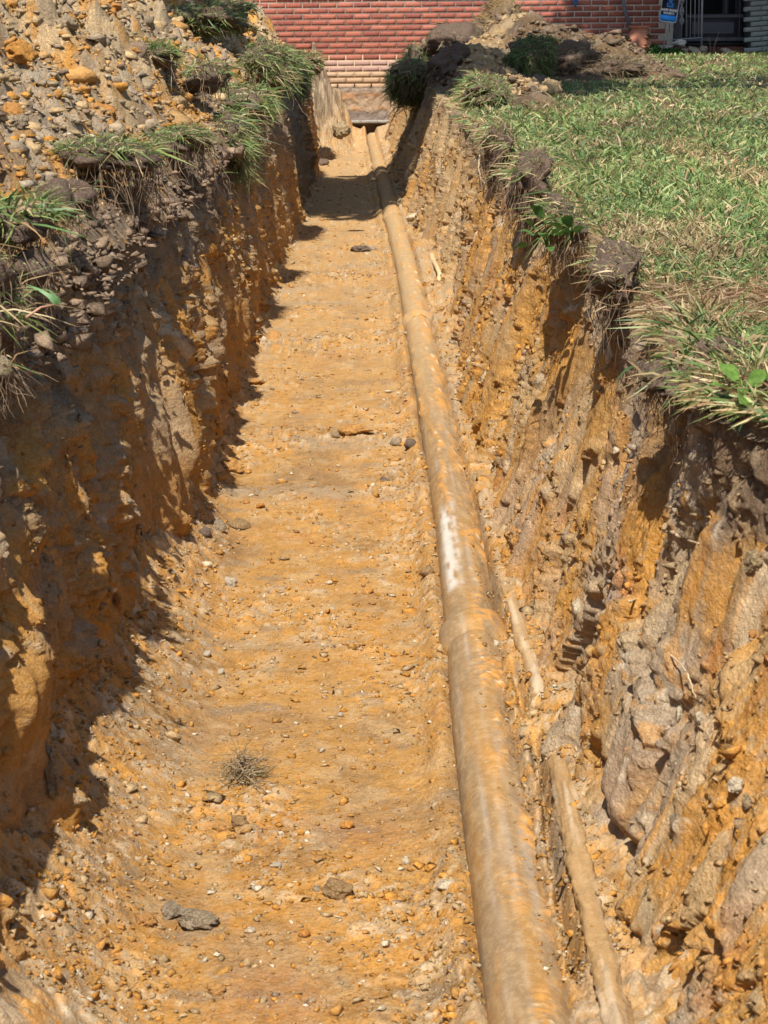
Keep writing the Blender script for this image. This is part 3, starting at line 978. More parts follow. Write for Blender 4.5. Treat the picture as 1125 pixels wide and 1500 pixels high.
sod(S(453, 100, 21.0), (.14, .5, .14), 21, 'sunlit yellowish grass tip at the far end of the left rim', n=600, blen=.12, bw=.013, dry=.4, lean=(.3, -.3, .2), roots=20)
for (u, v, Y, rd_, sd_, lab) in ((95, 300, 4.15, (.07, .10, .07), 51, 'grey brown earth lump on left rim between tuft and wide flap'), (120, 285, 4.7, (.07, .12, .06), 52, 'rooty dark earth lump under the wide turf flap'),
                             (205, 285, 5.5, (.06, .12, .07), 53, 'dark root bound lump hanging under the wide turf flap'), (60, 395, 3.5, (.06, .09, .06), 54, 'brown rooty lump beneath the nearest grass tuft'),
                             (10, 410, 3.2, (.05, .10, .07), 55, 'dark rooty lump at the left edge under the tuft'), (15, 540, 3.12, (.035, .05, .03), 56, 'pale lump low at the left edge of the wall'),
                             (290, 250, 7.4, (.07, .18, .09), 57, 'dark lump below the small tangled turf clump'), (318, 262, 8.2, (.07, .2, .10), 58, 'dark rooty lump left of the hanging turf'),
                             (375, 200, 11.0, (.08, .5, .12), 59, 'dark bank of roots right of the hanging turf'), (405, 160, 14.0, (.09, .8, .14), 60, 'long dark root bank further along the left rim')):
    sod(S(u, v, Y * 1.08) + Vector((-.02, 0, 0)), tuple(q_ * .75 for q_ in rd_), sd_, lab, n=25, blen=.06, bw=.004 * max(1, Y / 6), dry=.6, lean=(.3, -.2, 0), roots=110, rlen=.07 * max(1, Y / 6), soil=M_DARK if sd_ != 56 else M_GREY)
# right side
sod(S(606, 112, 18.2), (.24, .75, .24), 31, 'dark hanging sod on the right rim opposite the far left sods', n=2400, blen=.085, bw=.010, dry=.12, dark=.9, lean=(-.6, -.3, -.3), roots=60, rlen=.3, top=-.4, face=(-.6, -.6, .3))
sod(S(781, 84, 17.0), (.20, .20, .19), 32, 'thick dark green sod block standing upright on the right heap', n=2400, blen=.085, bw=.010, dry=.03, dark=.85, lean=(.1, -.5, -.2), roots=30, top=-.3, face=(0, -1, .2))
sod(S(708, 132, 13.8), (.17, .7, .10), 33, 'sloping green sod between the sandy strip and the right lawn', n=1400, blen=.09, bw=.009, dry=.25, lean=(-.4, -.2, .2), roots=60, rlen=.15, face=(-.2, -.4, .8), top=-.1)
sod(S(672, 66, 19.0), (.30, .6, .20), 34, 'bare blackish sod chunk at the left of the right heap', n=120, blen=.10, bw=.010, dry=.6, dark=.7, roots=120, rlen=.2)
sod(S(655, 96, 16.6), (.19, .5, .20), 35, 'crumbling brown sod below the blackish chunk with hollow beneath', n=160, blen=.10, bw=.010, dry=.6, dark=.7, roots=120, rlen=.25)
sod(S(832, 92, 17.3), (.28, .25, .17), 36, 'overturned sod with brown matted roots at right foot of the heap', n=700, blen=.14, bw=.008, dry=.95, dark=.55, lean=(.2, -.3, .1), roots=300, rlen=.2, top=-.6)
sod(S(900, 103, 17.2), (.24, .22, .09), 37, 'low dried brown weed clump where heap meets lawn', n=800, blen=.15, bw=.007, dry=.8, dark=.6, lean=(.1, -.2, .4), roots=60, top=-.3)
sod(S(735, 216, 8.6), (.07, .40, .10), 38, 'grey brown topsoil edge with pale grass beneath the right lawn', n=260, blen=.12, bw=.006, dry=.5, lean=(-.6, -.2, .1), roots=120, rlen=.2)
sod(S(775, 262, 6.7), (.075, .30, .12), 39, 'overhanging block of lilac brown topsoil in the right rim', n=200, blen=.10, bw=.005, dry=.4, lean=(-.6, -.2, .2), roots=160, rlen=.16)
sod(S(828, 330, 5.3), (.06, .25, .07), 40, 'dark topsoil clump with grass behind the leafy weed', n=260, blen=.08, bw=.005, dry=.3, lean=(-.7, -.2, .1), roots=90, rlen=.14)
sod(S(905, 400, 4.5), (.07, .22, .06), 41, 'rooty brown turf edge above the ribbed soil on the right', n=200, blen=.06, bw=.0045, dry=.6, lean=(-.5, -.2, .0), roots=160, rlen=.16)
sod(S(1000, 555, 3.42), (.07, .12, .04), 42, 'nearest lawn corner clump with fresh crabgrass blades', n=170, blen=.07, bw=.006, dry=.25, lean=(-.5, -.2, .2), roots=110, rlen=.12)
sod(S(1060, 520, 3.5), (.08, .10, .03), 43, 'bright crabgrass tuft behind the broad leaved weed', n=180, blen=.075, bw=.0075, dry=.1, lean=(-.3, -.3, .4), roots=20)
sod(S(1123, 880, 3.03), (.02, .05, .03), 44, 'small grey green grass tuft sticking out of near right wall', n=34, blen=.09, bw=.004, dry=.2, lean=(-.5, -.4, -.3), roots=10)


# ------------------------------------------------------------------ broad-leaved weeds
def veined(name, c):
    m = leaf_mat(name, c, .25)
    t = m.node_tree; N = t.nodes; L = t.links; b = N['Principled BSDF']
    b.inputs['Roughness'].default_value = .62; b.inputs['Specular IOR Level'].default_value = .25
    g = N.new('ShaderNodeNewGeometry'); n = N.new('ShaderNodeTexNoise'); n.inputs['Scale'].default_value = 110; n.inputs['Detail'].default_value = 4
    L.new(g.outputs['Position'], n.inputs[0])
    r = N.new('ShaderNodeValToRGB'); r.color_ramp.elements[0].position = .3; r.color_ramp.elements[1].position = .72
    r.color_ramp.elements[0].color = (c[0] * .6, c[1] * .65, c[2] * .6, 1); r.color_ramp.elements[1].color = (c[0] * 1.7, c[1] * 1.3, c[2] * 1.4, 1)
    L.new(n.outputs[0], r.inputs[0]); L.new(r.outputs[0], b.inputs['Base Color'])
    bp = N.new('ShaderNodeBump'); bp.inputs['Strength'].default_value = .5; bp.inputs['Distance'].default_value = .003
    L.new(n.outputs[0], bp.inputs['Height']); L.new(bp.outputs[0], b.inputs['Normal'])
    return m


M_LEAF = veined('weed_leaf', (.10, .21, .035))
M_LEAF2 = veined('weed_leaf_dark', (.06, .14, .03))


def leaf_mesh(L, W, curl=.2, rib=.12):
    n = 8
    v = []; f = []
    for k in range(n + 1):
        t = k / n
        w = W * math.sin(math.pi * min(1, t * .93 + .05)) ** .8 * (1 - .25 * t)
        z = curl * L * (math.sin(t * 2.4) * .5 - t * t * .5)
        for s in (-1, -.5, 0, .5, 1):
            v.append((s * w, L * t, z + rib * abs(s) * w + .03 * L * math.sin(9 * t + s * 2) * abs(s)))
    for k in range(n):
        for j in range(4):
            a = k * 5 + j
            f.append((a, a + 1, a + 6, a + 5))
    return np.array(v), np.array(f)


def weed(p, leaves, label, mat, seed, name='weed'):
    rs = np.random.default_rng(seed)
    t = empty(name, p, 0, label, 'weed')
    mb = MB()
    for (az, el, L, W, st) in leaves:
        v, f = leaf_mesh(L, W, rs.uniform(.1, .4))
        o = put('leaf', new_mesh('leaf', v, [f]), mat, t)
        d = Vector((math.sin(az) * math.cos(el), math.cos(az) * math.cos(el), math.sin(el)))
        o.location = d * st
        o.rotation_euler = (el * .8, rs.normal() * .3, -az)
        mb.tube([(0, 0, -.015), tuple(d * st * .5 + Vector((0, 0, .012))), tuple(d * st)], [.0022, .0018, .0012], 5)
    mb.build('stem', mat, t, True)


R = math.radians
weed(S(1092, 578, 3.10), [(R(195), R(2), .066, .028, .02), (R(95), R(35), .05, .020, .03), (R(330), R(40), .045, .018, .03), (R(260), R(20), .035, .012, .03), (R(30), R(55), .04, .016, .02), (R(150), R(10), .03, .012, .02)],
     'bright broad leaved weed at the nearest corner of the right bank', M_LEAF, 3)
weed(S(802, 352, 5.05), [(R(a), R(e), l, l * .33, s) for a, e, l, s in ((200, 20, .05, .03), (250, 40, .045, .05), (300, 15, .05, .04), (150, 30, .05, .03), (80, 50, .04, .04), (220, 70, .05, .06), (180, -10, .04, .06), (270, -15, .04, .05))],
     'low leafy weed growing from the right wall under the turf edge', M_LEAF2, 4)
weed(S(838, 345, 4.95), [(R(a), R(e), l, l * .27, s) for a, e, l, s in ((210, 10, .075, .02), (160, 25, .07, .02), (260, 30, .06, .02), (190, 50, .06, .03))],
     'dark strap leaved weed right of the low leafy weed', M_LEAF2, 6)
# runner with leaves reaching out of the left wall
t = empty('grass_runner', S(38, 465, 3.3), 0, 'pinkish grass runner with a leafy tip reaching from left wall', 'runner')
mb = MB()
p1 = S(82, 446, 3.35) - S(38, 465, 3.3)
mb.tube([(0, 0, 0), tuple(p1 * .5 + Vector((0, 0, .006))), tuple(p1)], [.0022, .002, .0016], 6)
mb.build('stem', plain('runner_stem', (.40, .22, .14), .6), t, True)
rs = np.random.default_rng(3)
for dx, dz in ((.9, .5), (.5, .9), (-.2, 1)):
    v, q, tr, c = blades(np.array([p1[:]]), np.array([(dx, -.3, dz)]), np.array([.04]), np.array([.009]), np.array([(.12, .26, .09)]), seed=2)
    put('leaf', new_mesh('leaf', v, [q, tr], c), M_GRASS, t)


# ------------------------------------------------------------------ where a photo pixel meets the earth
def on_floor(u, v):
    z = 0.02
    for _ in range(5):
        p = px(u, v, z=z)
        z = float(floor_z(np.array([p.x]), np.array([p.y]))[0])
    return px(u, v, z=z)


def on_wall(u, v, side):
    x = -.55 if side < 0 else .47
    for _ in range(6):
        p = px(u, v, x=x)
        zt = .96 if side < 0 else float(lawn_z(topR(p.y), p.y))
        T = np.clip((p.z + .05) / (zt + .05), 0, 1)
        X = wall_xyz(np.array([p.y]), np.array([T]), side)[0]
        x = .5 * x + .5 * float(X[0])
    return px(u, v, x=x)


# ------------------------------------------------------------------ the drain pipe
M_PIPE = soil_mat('dirty_pipe', None, .30, 300, .30)
HUBS = [4.42, 9.35, 14.4, 19.5]


def pipe_section(y0, y1, parent, hub):
    n = int(abs(1 / y0 - 1 / y1) * 900) + 30
    ya = ys_screen(y0, y1, n) if y0 > 1 else np.linspace(y0, y1, n)
    A = np.linspace(0, 2 * math.pi, 50)
    Y = np.repeat(ya[:, None], 50, 1); AA = np.repeat(A[None], n, 0)
    bell = sstep(.16, .12, Y - y0) if hub else 0 * Y
    bell = bell * (.45 + .55 * sstep(.02, .045, Y - y0)) * sstep(-.001, .006, Y - y0)
    r = PIPE_R + .019 * bell
    ca = np.cos(AA); sa = np.sin(AA)
    # earth stuck to the upper right
    crust = np.clip(sstep(-.25, .45, fbm(Y * 3.5, AA * 1.1, 4, 501)) * sstep(2.2, 1.1, AA) + .8 * sstep(.1, .5, fbm(Y * 2.1 + 7, AA * 1.3, 4, 506)) * sstep(5, 6, Y), 0, 1) * sstep(-.2, .3, sa)
    k1, j1 = chips(AA * .066, Y, .022, 510, .6); k2, j2 = chips(AA * .066, Y, .011, 520, .7)
    r = r + .0015 * fbm(Y * 9, AA * 2, 3, 502) + crust * (.004 + .5 * k1 + .6 * k2)
    X = pipe_x(Y) + r * ca; Z = .034 + r * sa + .004 * np.sin(Y * .9)
    c = np.zeros(Y.shape + (3,)) + np.array((.25, .165, .085))
    c = mixc(c, OCHRE * .8, sstep(-.2, .5, fbm(Y * 2, AA * 1.5, 4, 503)) * .7)
    st = fbm(Y * 1.1, AA * 7, 4, 504)
    c = mixc(c, np.array((.36, .31, .25)), sstep(.15, .55, st) * sstep(9, 5, Y) * .5 * sstep(.2, .7, sa))
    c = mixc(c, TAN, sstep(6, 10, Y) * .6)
    c = mixc(c, TAN * .9, sstep(0, .4, fbm(Y * 12, AA * 5, 3, 505)) * .35)
    line = np.exp(-((AA - 1.62 - .05 * gn(Y * 2, 0 * Y, 9)) / .045) ** 2) * sstep(4.5, 4.2, Y) * sstep(-.3, .2, gn(Y * 9, AA * 0, 10))
    c = mixc(c, np.array((.44, .39, .31)), line * .45)
    wh = np.exp(-((AA - 2.22) / .25) ** 4) * sstep(4.78, 4.86, Y) * sstep(5.75, 5.55, Y) * sstep(-.55, -.1, gn(Y * 9, AA * 9, 12))
    wh2 = .55 * np.exp(-((AA - 1.85) / .10) ** 4) * sstep(4.75, 4.9, Y) * sstep(5.8, 5.6, Y) * sstep(-.3, .2, gn(Y * 14, AA * 9, 13))
    c = mixc(c, np.array((.56, .53, .47)), np.clip(wh + wh2, 0, 1) * .9)
    c = mixc(c, ORANGE * 1.02, crust * (k1 + k2 > .002) * .8)
    c = mixc(c, PALE, crust * (k2 > .002) * (j2 > .85) * .8)
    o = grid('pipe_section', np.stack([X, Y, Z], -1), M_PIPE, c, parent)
    return o


pipe = empty('drain_pipe', (0, 0, 0), 0, 'long dirt coated drain pipe along the right of the trench floor', 'drain pipe')
ends = [-1.1] + HUBS + [24.6]
for k in range(len(ends) - 1):
    pipe_section(ends[k] - (0 if k else 0), ends[k + 1] + (.02 if k < len(ends) - 2 else 0), pipe, k > 0)

# thinner pipe, half buried along the foot of the right wall
ya = ys_screen(2.2, 5.75, 260); A = np.linspace(0, 6.2831853, 32)
Y = np.repeat(ya[:, None], 32, 1); AA = np.repeat(A[None], len(ya), 0)
rr = .0185 + .0018 * fbm(Y * 14, AA * 2, 3, 601) + .005 * sstep(.05, .4, fbm(Y * 5, AA, 3, 602)) + .5 * chips(AA * .03, Y, .014, 604, .5)[0]
c = np.zeros(Y.shape + (3,)) + np.array((.33, .205, .09))
c = mixc(c, GREY * 1.15, sstep(.0, .4, fbm(Y * 2.2, AA, 3, 603)) * .7)
c = mixc(c, PALE, np.exp(-((AA - 1.9) / .28) ** 2) * sstep(3.7, 3.9, Y) * sstep(5.3, 4.2, Y) * .6 * sstep(-.4, .2, gn(Y * 5, 0 * Y, 607)))  # pale streak along the upper edge of the middle stretch
o = grid('thin_pipe', np.stack([thin_x(Y) + rr * np.cos(AA), Y, .098 + .016 * sstep(3.6, 3.3, Y) + .012 * np.exp(-((Y - 4.25) / .45) ** 2) - .012 * np.exp(-((Y - 3.72) / .15) ** 2) + .006 * np.sin(Y * 2.2) + rr * np.sin(AA)], -1), M_PIPE, c)
tag(o, 'thin half buried pipe with pale edge beside the drain pipe', 'pipe')


# ------------------------------------------------------------------ roots and cable on the right wall
def strand(name, pts, r, mat, label, cat):
    mb = MB(); q = [Vector(p) for p in pts]
    fine = []
    for k in range(len(q) - 1):
        for s in range(5):
            fine.append(q[k].lerp(q[k + 1], s / 5))
    fine.append(q[-1])
    rs = np.random.default_rng(len(pts) * 7 + int(q[0].y * 100))
    fine = [p + Vector(rs.normal(size=3)) * r * .25 for p in fine]
    rad = [r * (1 - .5 * k / len(fine)) * rs.uniform(.85, 1.15) for k in range(len(fine))]
    mb.tube(fine, rad, 7)
    return tag(mb.build(name, mat, None, True), label, cat)


M_PROOT = plain('pale_root', (.52, .37, .20), .85, .15, nscale=50, vary=.3)
M_WROOT = plain('white_root', (.44, .34, .22), .85, .15, nscale=60, vary=.25)
M_CABLE = plain('dark_cable', (.07, .05, .04), .6, .3)
off = Vector((-.018, 0, 0))
strand('exposed_root', [on_wall(u, v, 1) + off for u, v in ((637, 372), (648, 398), (652, 425), (658, 445), (670, 462))], .016, M_PROOT, 'tan root curving down at the foot of the right wall', 'root')
strand('buried_cable', [on_wall(u, v, 1) + off for u, v in ((612, 330), (622, 340), (636, 362))], .014, M_CABLE, 'short dark cable stub beside the pale hollow at wall foot', 'cable')
strand('pale_root', [on_wall(u, v, 1) + off for u, v in ((988, 952), (1005, 965), (1022, 983))], .0022, M_WROOT, 'thin pale root above the white nodules on near right wall', 'root')
strand('pale_root', [on_wall(u, v, 1) + off for u, v in ((1022, 984), (1028, 1000), (1036, 1022))], .0018, M_WROOT, 'short pale root dropping between the white nodules', 'root')
strand('pale_root', [on_wall(u, v, 1) + off for u, v in ((935, 881), (950, 877), (962, 868))], .0025, M_WROOT, 'hair thin root across the dark slot of near right wall', 'root')
strand('pale_root', [on_wall(u, v, 1) + off for u, v in ((1005, 784), (1022, 790), (1040, 797))], .003, M_WROOT, 'bent little root under the topsoil of the nearest bank', 'root')
strand('pale_root', [on_wall(u, v, 1) + off for u, v in ((708, 228), (706, 246), (710, 262), (716, 268))], .004, M_WROOT, 'pale root hanging off the rim below the right lawn edge', 'root')

# ------------------------------------------------------------------ clods and stones, each a thing
VAR = {}
for sub in (2, 3, 4):
    for k in range(7):
        v, f = lump(sub, 900 + k + sub * 20)
        VAR[(sub, k)] = (v, f)
CLOD_ME = {}


def clod(p, size, label, mat=None, name='dirt_clod', cat='clod', group=None, k=None, sub=2, rz=None, sink=.3):
    k = random.randrange(7) if k is None else k
    mat = mat or M_TAN
    key = (sub, k, mat.name)
    if key not in CLOD_ME:
        v, f = VAR[(sub, k)]
        me = new_mesh('clod', v, [f], None, smooth=False)
        me.materials.append(mat)
        CLOD_ME[key] = me
    o = bpy.data.objects.new(name, CLOD_ME[key]); COL.objects.link(o)
    sx, sy, sz = size
    o.scale = (sx / 2, sy / 2, sz / 2)
    o.location = Vector(p) + Vector((0, 0, sz * (.5 - sink)))
    o.rotation_euler = (random.uniform(-.3, .3), random.uniform(-.3, .3), random.uniform(0, 6.28) if rz is None else rz)
    return tag(o, label, cat, group)


def fclod(u, v, wpx, hpx, label, mat, hz=.6, **kw):
    """clod on the floor with a photo width and height in pixels"""
    p = on_floor(u, v)
    s = p.y * 1.0 / F
    w = wpx * s * 1.05
    return clod(p, (w, w * 1.05, min(w, max(hpx * s * .9, w * hz))), label, mat, rz=kw.pop('rz', random.uniform(-.3, .3)), **kw)


M_GSTONE = M_STONE
M_DCLOD = soil_mat('dark_clod', (.16, .115, .085))
M_BCLOD = soil_mat('brown_clod', (.30, .19, .09))
fclod(292, 1352, 66, 40, 'big flat grey tan lump nearest the bottom left of the floor', M_GREY, .5, sub=4, k=1, name='stone', cat='stone')
fclod(338, 858, 19, 24, 'pointed pale grey stone by the foot of the left wall', M_STONE, 1.0, sub=4, k=2, name='stone', cat='stone')
fclod(482, 855, 13, 6, 'small white pebble alone in mid floor', M_PALE, .5, name='stone', cat='stone')
fclod(510, 1212, 22, 16, 'rounded pale orange clod in the near centre of the floor', M_ORANGE, .7, sub=4, k=3)
fclod(366, 1365, 20, 13, 'white chip right of the big flat grey lump', M_PALE, .4, name='stone', cat='stone')
fclod(304, 960, 14, 13, 'blue grey pebble on the left loose spoil, upper of two', M_STONE, .8, name='stone', cat='stone')
fclod(324, 986, 13, 12, 'blue grey pebble on the left loose spoil, lower of two', M_STONE, .8, name='stone', cat='stone')
fclod(498, 1049, 12, 10, 'flat grey pebble lying left of the pipe joint', M_STONE, .6, name='stone', cat='stone')
fclod(520, 635, 48, 22, 'broad sandy clod crumbling across the middle of the floor', M_ORANGE, .4, sub=4, k=4)
fclod(490, 640, 20, 12, 'tan clod touching the left of the broad sandy clod', M_TAN, .6)
fclod(600, 655, 22, 20, 'dark brown clod tucked against the pipe in mid trench', M_DCLOD, .8)
fclod(580, 650, 22, 14, 'grey clod next to the dark brown clod by the pipe', M_GREY, .7)
fclod(564, 704, 17, 8, 'flattened dark clod alone between left shadow and pipe', M_DCLOD, .4)
fclod(338, 692, 34, 24, 'orange clump at the edge of the left shadow', M_ORANGE, .8, sub=4, k=5)
fclod(322, 702, 20, 18, 'smaller orange clump beside the orange clump at the shadow edge', M_ORANGE, .8)
fclod(350, 772, 40, 20, 'flat brown patch clod right of the grey heap of crumbs', M_BCLOD, .25)
fclod(318, 775, 26, 24, 'pale grey clod in the crumb pile at the shadow edge', M_GREY, .8)
fclod(300, 784, 22, 22, 'dusky clod in shade left of the pale grey clod', M_DCLOD, .8)
fclod(381, 743, 14, 9, 'orange pebble right of the shadow edge, larger of two', M_ORANGE, .6)
fclod(361, 737, 12, 9, 'orange pebble right of the shadow edge, smaller of two', M_ORANGE, .6)
fclod(376, 563, 28, 10, 'flat pale orange flake at the shadow edge', M_ORANGE, .35)
fclod(400, 498, 30, 16, 'orange clod at the tip of the wide shadow', M_ORANGE, .6)
fclod(386, 500, 10, 14, 'upright pale pebble at the tip of the wide shadow', M_PALE, 1.0)
fclod(530, 368, 28, 12, 'dark lumpy clod alone in the far half of the floor', M_DCLOD, .5, sub=4, k=6)
fclod(545, 366, 14, 9, 'small grey clod right of the far dark lumpy clod', M_GREY, .7)
fclod(348, 1208, 30, 30, 'brown clod with a broken face below the dead grass tuft', M_BCLOD, .8, sub=4, k=0)
fclod(325, 1216, 34, 26, 'rusty clod left of the broken brown clod', M_ORANGE, .6, sub=4, k=2)
fclod(340, 1228, 12, 10, 'tiny orange pebble in front of the two clods below the tuft', M_ORANGE, .8)
fclod(497, 1310, 46, 40, 'wide flat brown slab pressed into the near floor', M_BCLOD, .22, sub=4, k=3)
fclod(655, 1300, 36, 22, 'pale yellowish flake near the pipe at the bottom', M_PALE, .3)
fclod(595, 1265, 14, 22, 'upright cream chip left of the pipe near the bottom', M_PALE, .8)
fclod(404, 1268, 26, 10, 'thin grey stick like chip in the near floor', M_STONE, .4, name='stone', cat='stone')
fclod(445, 1370, 22, 16, 'yellow ochre clod at the bottom centre of the floor', M_ORANGE, .5)
fclod(250, 1340, 40, 26, 'greyish clod left of the big flat grey lump', M_GREY, .6, sub=4, k=5)
fclod(215, 1350, 34, 26, 'orange clod left of the greyish clod near the bottom', M_ORANGE, .7, sub=4, k=6)
fclod(318, 1452, 28, 26, 'rust red clod at the very bottom left', M_ORANGE, .8, sub=4, k=1)
fclod(628, 1405, 14, 16, 'bright orange chip at the bottom between stain and pipe', M_ORANGE, .4)
fclod(540, 868, 18, 12, 'orange chip left of the white scraped pipe', M_ORANGE, .5)
fclod(625, 842, 26, 18, 'brown grey clod against the white scraped pipe', M_BCLOD, .7)
fclod(655, 970, 8, 16, 'white chip wedged under the pipe joint', M_PALE, 1.0)
fclod(540, 198, 28, 14, 'sandy lump under the house footing at the pipe end', M_TAN, .7, sub=4, k=2)
fclod(522, 190, 24, 20, 'sandy lump left of the pipe end under the footing', M_TAN, .9, sub=4, k=4)
fclod(497, 195, 26, 26, 'tan lump at the foot of the left sand wedge', M_TAN, .9, sub=4, k=0)
fclod(470, 242, 22, 14, 'shaded clod at the far left foot of the trench', M_DCLOD, .6)


def wclod(u, v, wpx, hpx, label, mat, side=1, depth=.6, **kw):
    p = on_wall(u, v, side)
    s = p.y / F
    o = clod(p + Vector((-.15 * side * wpx * s, 0, 0)), (wpx * s * depth, wpx * s, hpx * s), label, mat, rz=0, sink=.5, **kw)
    return o


wclod(850, 890, 34, 30, 'cream angular chip jutting from the right wall beside the pipe joint', M_PALE, k=2)
wclod(995, 1207, 40, 42, 'flat grey tan stone set in the near right wall', M_GREY, depth=.4, sub=4, k=1, name='stone', cat='stone')
wclod(1086, 1152, 46, 30, 'white crusted nodule at the right edge of the near wall', M_PALE, sub=4, k=3)
wclod(1100, 1175, 30, 26, 'tan nodule just below the white crusted nodule', M_TAN, sub=4, k=4)
wclod(998, 1048, 24, 26, 'white nodule under the thin pale roots, left of two', M_PALE, sub=4, k=5)
wclod(1028, 1050, 22, 22, 'white nodule under the thin pale roots, right of two', M_PALE, sub=4, k=6)
wclod(1108, 820, 44, 44, 'orange cream lump in the dark topsoil at the right edge', M_TAN, sub=4, k=0)
wclod(1105, 930, 22, 18, 'small orange lump in the dark topsoil below the cream lump', M_ORANGE)
wclod(920, 1165, 18, 26, 'whitish chip above the dark slot of the near right wall', M_PALE)
wclod(938, 1330, 16, 24, 'pale chip low in the near right wall by the crevice', M_PALE)
wclod(715, 615, 18, 40, 'tall pale grey slab in the right wall above the pipe', M_GREY, depth=.5)
wclod(735, 600, 10, 20, 'sandy chip right of the tall pale slab', M_TAN)
wclod(825, 1005, 34, 26, 'orange clod standing out of the right wall by the crack', M_ORANGE)
wclod(870, 955, 30, 24, 'ochre clod higher than the clod by the crack', M_ORANGE)
wclod(610, 318, 22, 12, 'cream crust over the dark hollow at the right wall foot', M_PALE, depth=1.2, k=1)
wclod(600, 322, 10, 12, 'small cream crust left of the dark hollow', M_PALE, depth=1.2)
wclod(960, 1480, 30, 36, 'pale lump at the bottom edge of the right wall', M_PALE, depth=.5)
wclod(905, 660, 20, 16, 'pale chip high in the lilac patch of the right wall', M_PALE)
wclod(885, 575, 36, 14, 'orange ledge chip near the top of right wall', M_ORANGE)
wclod(70, 1130, 44, 90, 'greyish pillar of clay low on the near left wall', M_GREY, side=-1, depth=.5, sub=4, k=2)
wclod(242, 770, 13, 18, 'sunlit orange chip on the shaded left wall', M_ORANGE, side=-1)
wclod(183, 660, 12, 24, 'sunlit narrow chip higher on the shaded left wall', M_TAN, side=-1)
wclod(168, 890, 26, 40, 'sunlit crumbly knob on the near left wall', M_ORANGE, side=-1, sub=4, k=3)
wclod(60, 790, 30, 30, 'orange knob at the upper left of the near wall', M_ORANGE, side=-1, sub=4, k=5)


def hclod(y, d, s, label, mat, group=None, **kw):
    x = -.60 - d
    z = float(heap_all(np.array([x]), np.array([y]))[0][0])
    return clod((x, y, z), (s, s * random.uniform(.8, 1.2), s * random.uniform(.6, .9)), label, mat, group=group, **kw)


def on_heap(u, v):
    """nearest point of the left heap along a pixel's ray, as (y, d)"""
    for y in np.linspace(3.2, 23.5, 800):
        p = px(u, v, y=y)
        if float(heap_z(np.array([p.x]), np.array([p.y]))[0][0]) > p.z and p.x < -.6:
            return y, -p.x - .60
    return None


for (u, v, s, lab, mt) in ((28, 112, 74, 'largest orange clod on the left heap, at the left edge', M_ORANGE),
                           (68, 45, 26, 'pale orange block casting a shadow high on the left heap', M_ORANGE),
                           (150, 30, 50, 'orange clod mass near the top of the left heap', M_ORANGE),
                           (182, 22, 34, 'orange clod right of the mass near the heap top', M_ORANGE),
                           (197, 113, 26, 'round orange clod at the centre of the left heap', M_ORANGE),
                           (265, 136, 24, 'orange clod at the right end of the central orange drift', M_ORANGE),
                           (150, 195, 50, 'flat orange slab above the wide turf flap', M_ORANGE),
                           (25, 188, 56, 'long orange slab at the left edge above the grass tuft', M_ORANGE),
                           (100, 95, 60, 'big crumbly grey clod in the middle of the left heap', M_GREY),
                           (165, 100, 44, 'tan clod below the heap strip of grass', M_TAN),
                           (42, 130, 26, 'pale chip under the largest orange clod', M_TAN),
                           (205, 14, 20, 'rounded tan stone near the heap top', M_TAN),
                           (225, 45, 70, 'wide tan lump behind the grassy heap strip', M_TAN),
                           (115, 55, 34, 'tan clod left of the grassy heap strip', M_TAN),
                           (130, 240, 50, 'grey tan clod beside the wide turf flap', M_TAN),
                           (30, 230, 60, 'broad grey tan clod at the left edge over the tuft', M_GREY)):
    q = on_heap(u, v)
    if q:
        hclod(q[0], q[1], s * (.8 if mt == M_ORANGE else .55) * q[0] / F, lab, mt, sub=4, sink=.45)
rs = np.random.default_rng(77)
n_h = 0
while n_h < 150:
    y = 1 / rs.uniform(1 / 20., 1 / 4.2); d = rs.uniform(.06, 1.35)
    p = Vector((-.6 - d, y, 1.3))
    m = float(fbm(np.array([-.6 - d]) * 2.3, np.array([y]) * 1.2, 3, 271)[0])
    mat, lab, grp = (M_ORANGE, 'small loose orange clod among the others on the left heap', 'loose orange clods on the left heap') if m > .1 or rs.random() < .15 else \
        ((M_TAN, 'small loose tan clod among the others on the left heap', 'loose tan clods on the left heap') if rs.random() < .7 else (M_GREY, 'small loose grey clod among the others on the left heap', 'loose grey clods on the left heap'))
    zone = 'low by the trench rim' if d < .35 else ('halfway up' if d < .85 else 'near the crest')
    far_ = 'nearest end' if y < 6.5 else ('middle' if y < 11 else 'far end')
    lab = lab.replace('small loose', 'loose').replace('among the others on the left heap', zone + ' of the left heap, ' + far_)
    hclod(y, d, rs.uniform(8, 20) * y / F * rs.choice([1, 1, 1.4]), lab, mat, grp, sink=.4, sub=3)
    n_h += 1
# lumps of the right heap
for (u, v, Y, s, lab, mt) in ((775, 142, 14.4, 56, 'sunlit pale crumbly lump on the right lawn edge, lower', M_TAN), (805, 133, 14.8, 46, 'sunlit pale crumbly lump on the right lawn edge, upper', M_TAN),
                              (745, 168, 13.2, 44, 'flat pale clod in grass below the crumbly lumps', M_TAN), (762, 122, 16.2, 34, 'dark round clod under the upright sod block', M_DCLOD),
                              (790, 118, 16.4, 30, 'dark clod right of the dark round clod', M_DCLOD), (845, 72, 20.5, 16, 'black clod at the right shoulder of the heap', M_DCLOD),
                              (704, 68, 19.5, 16, 'orange spot clod in the sandy face of the right heap', M_ORANGE), (660, 85, 18.6, 44, 'dark crumbly clod on the left of the right heap', M_DCLOD),
                              (690, 60, 20.2, 40, 'brown clod below the crest of the right heap', M_DCLOD), (792, 52, 20.0, 44, 'grey brown clod right of the crest', M_DCLOD)):
    p = px(u, v, y=Y); w = s * Y / F
    clod(p, (w, w, w * .75), lab, mt, sub=4, sink=.55)

# loose crumbs too many to count
CV, CF = ICO[1]


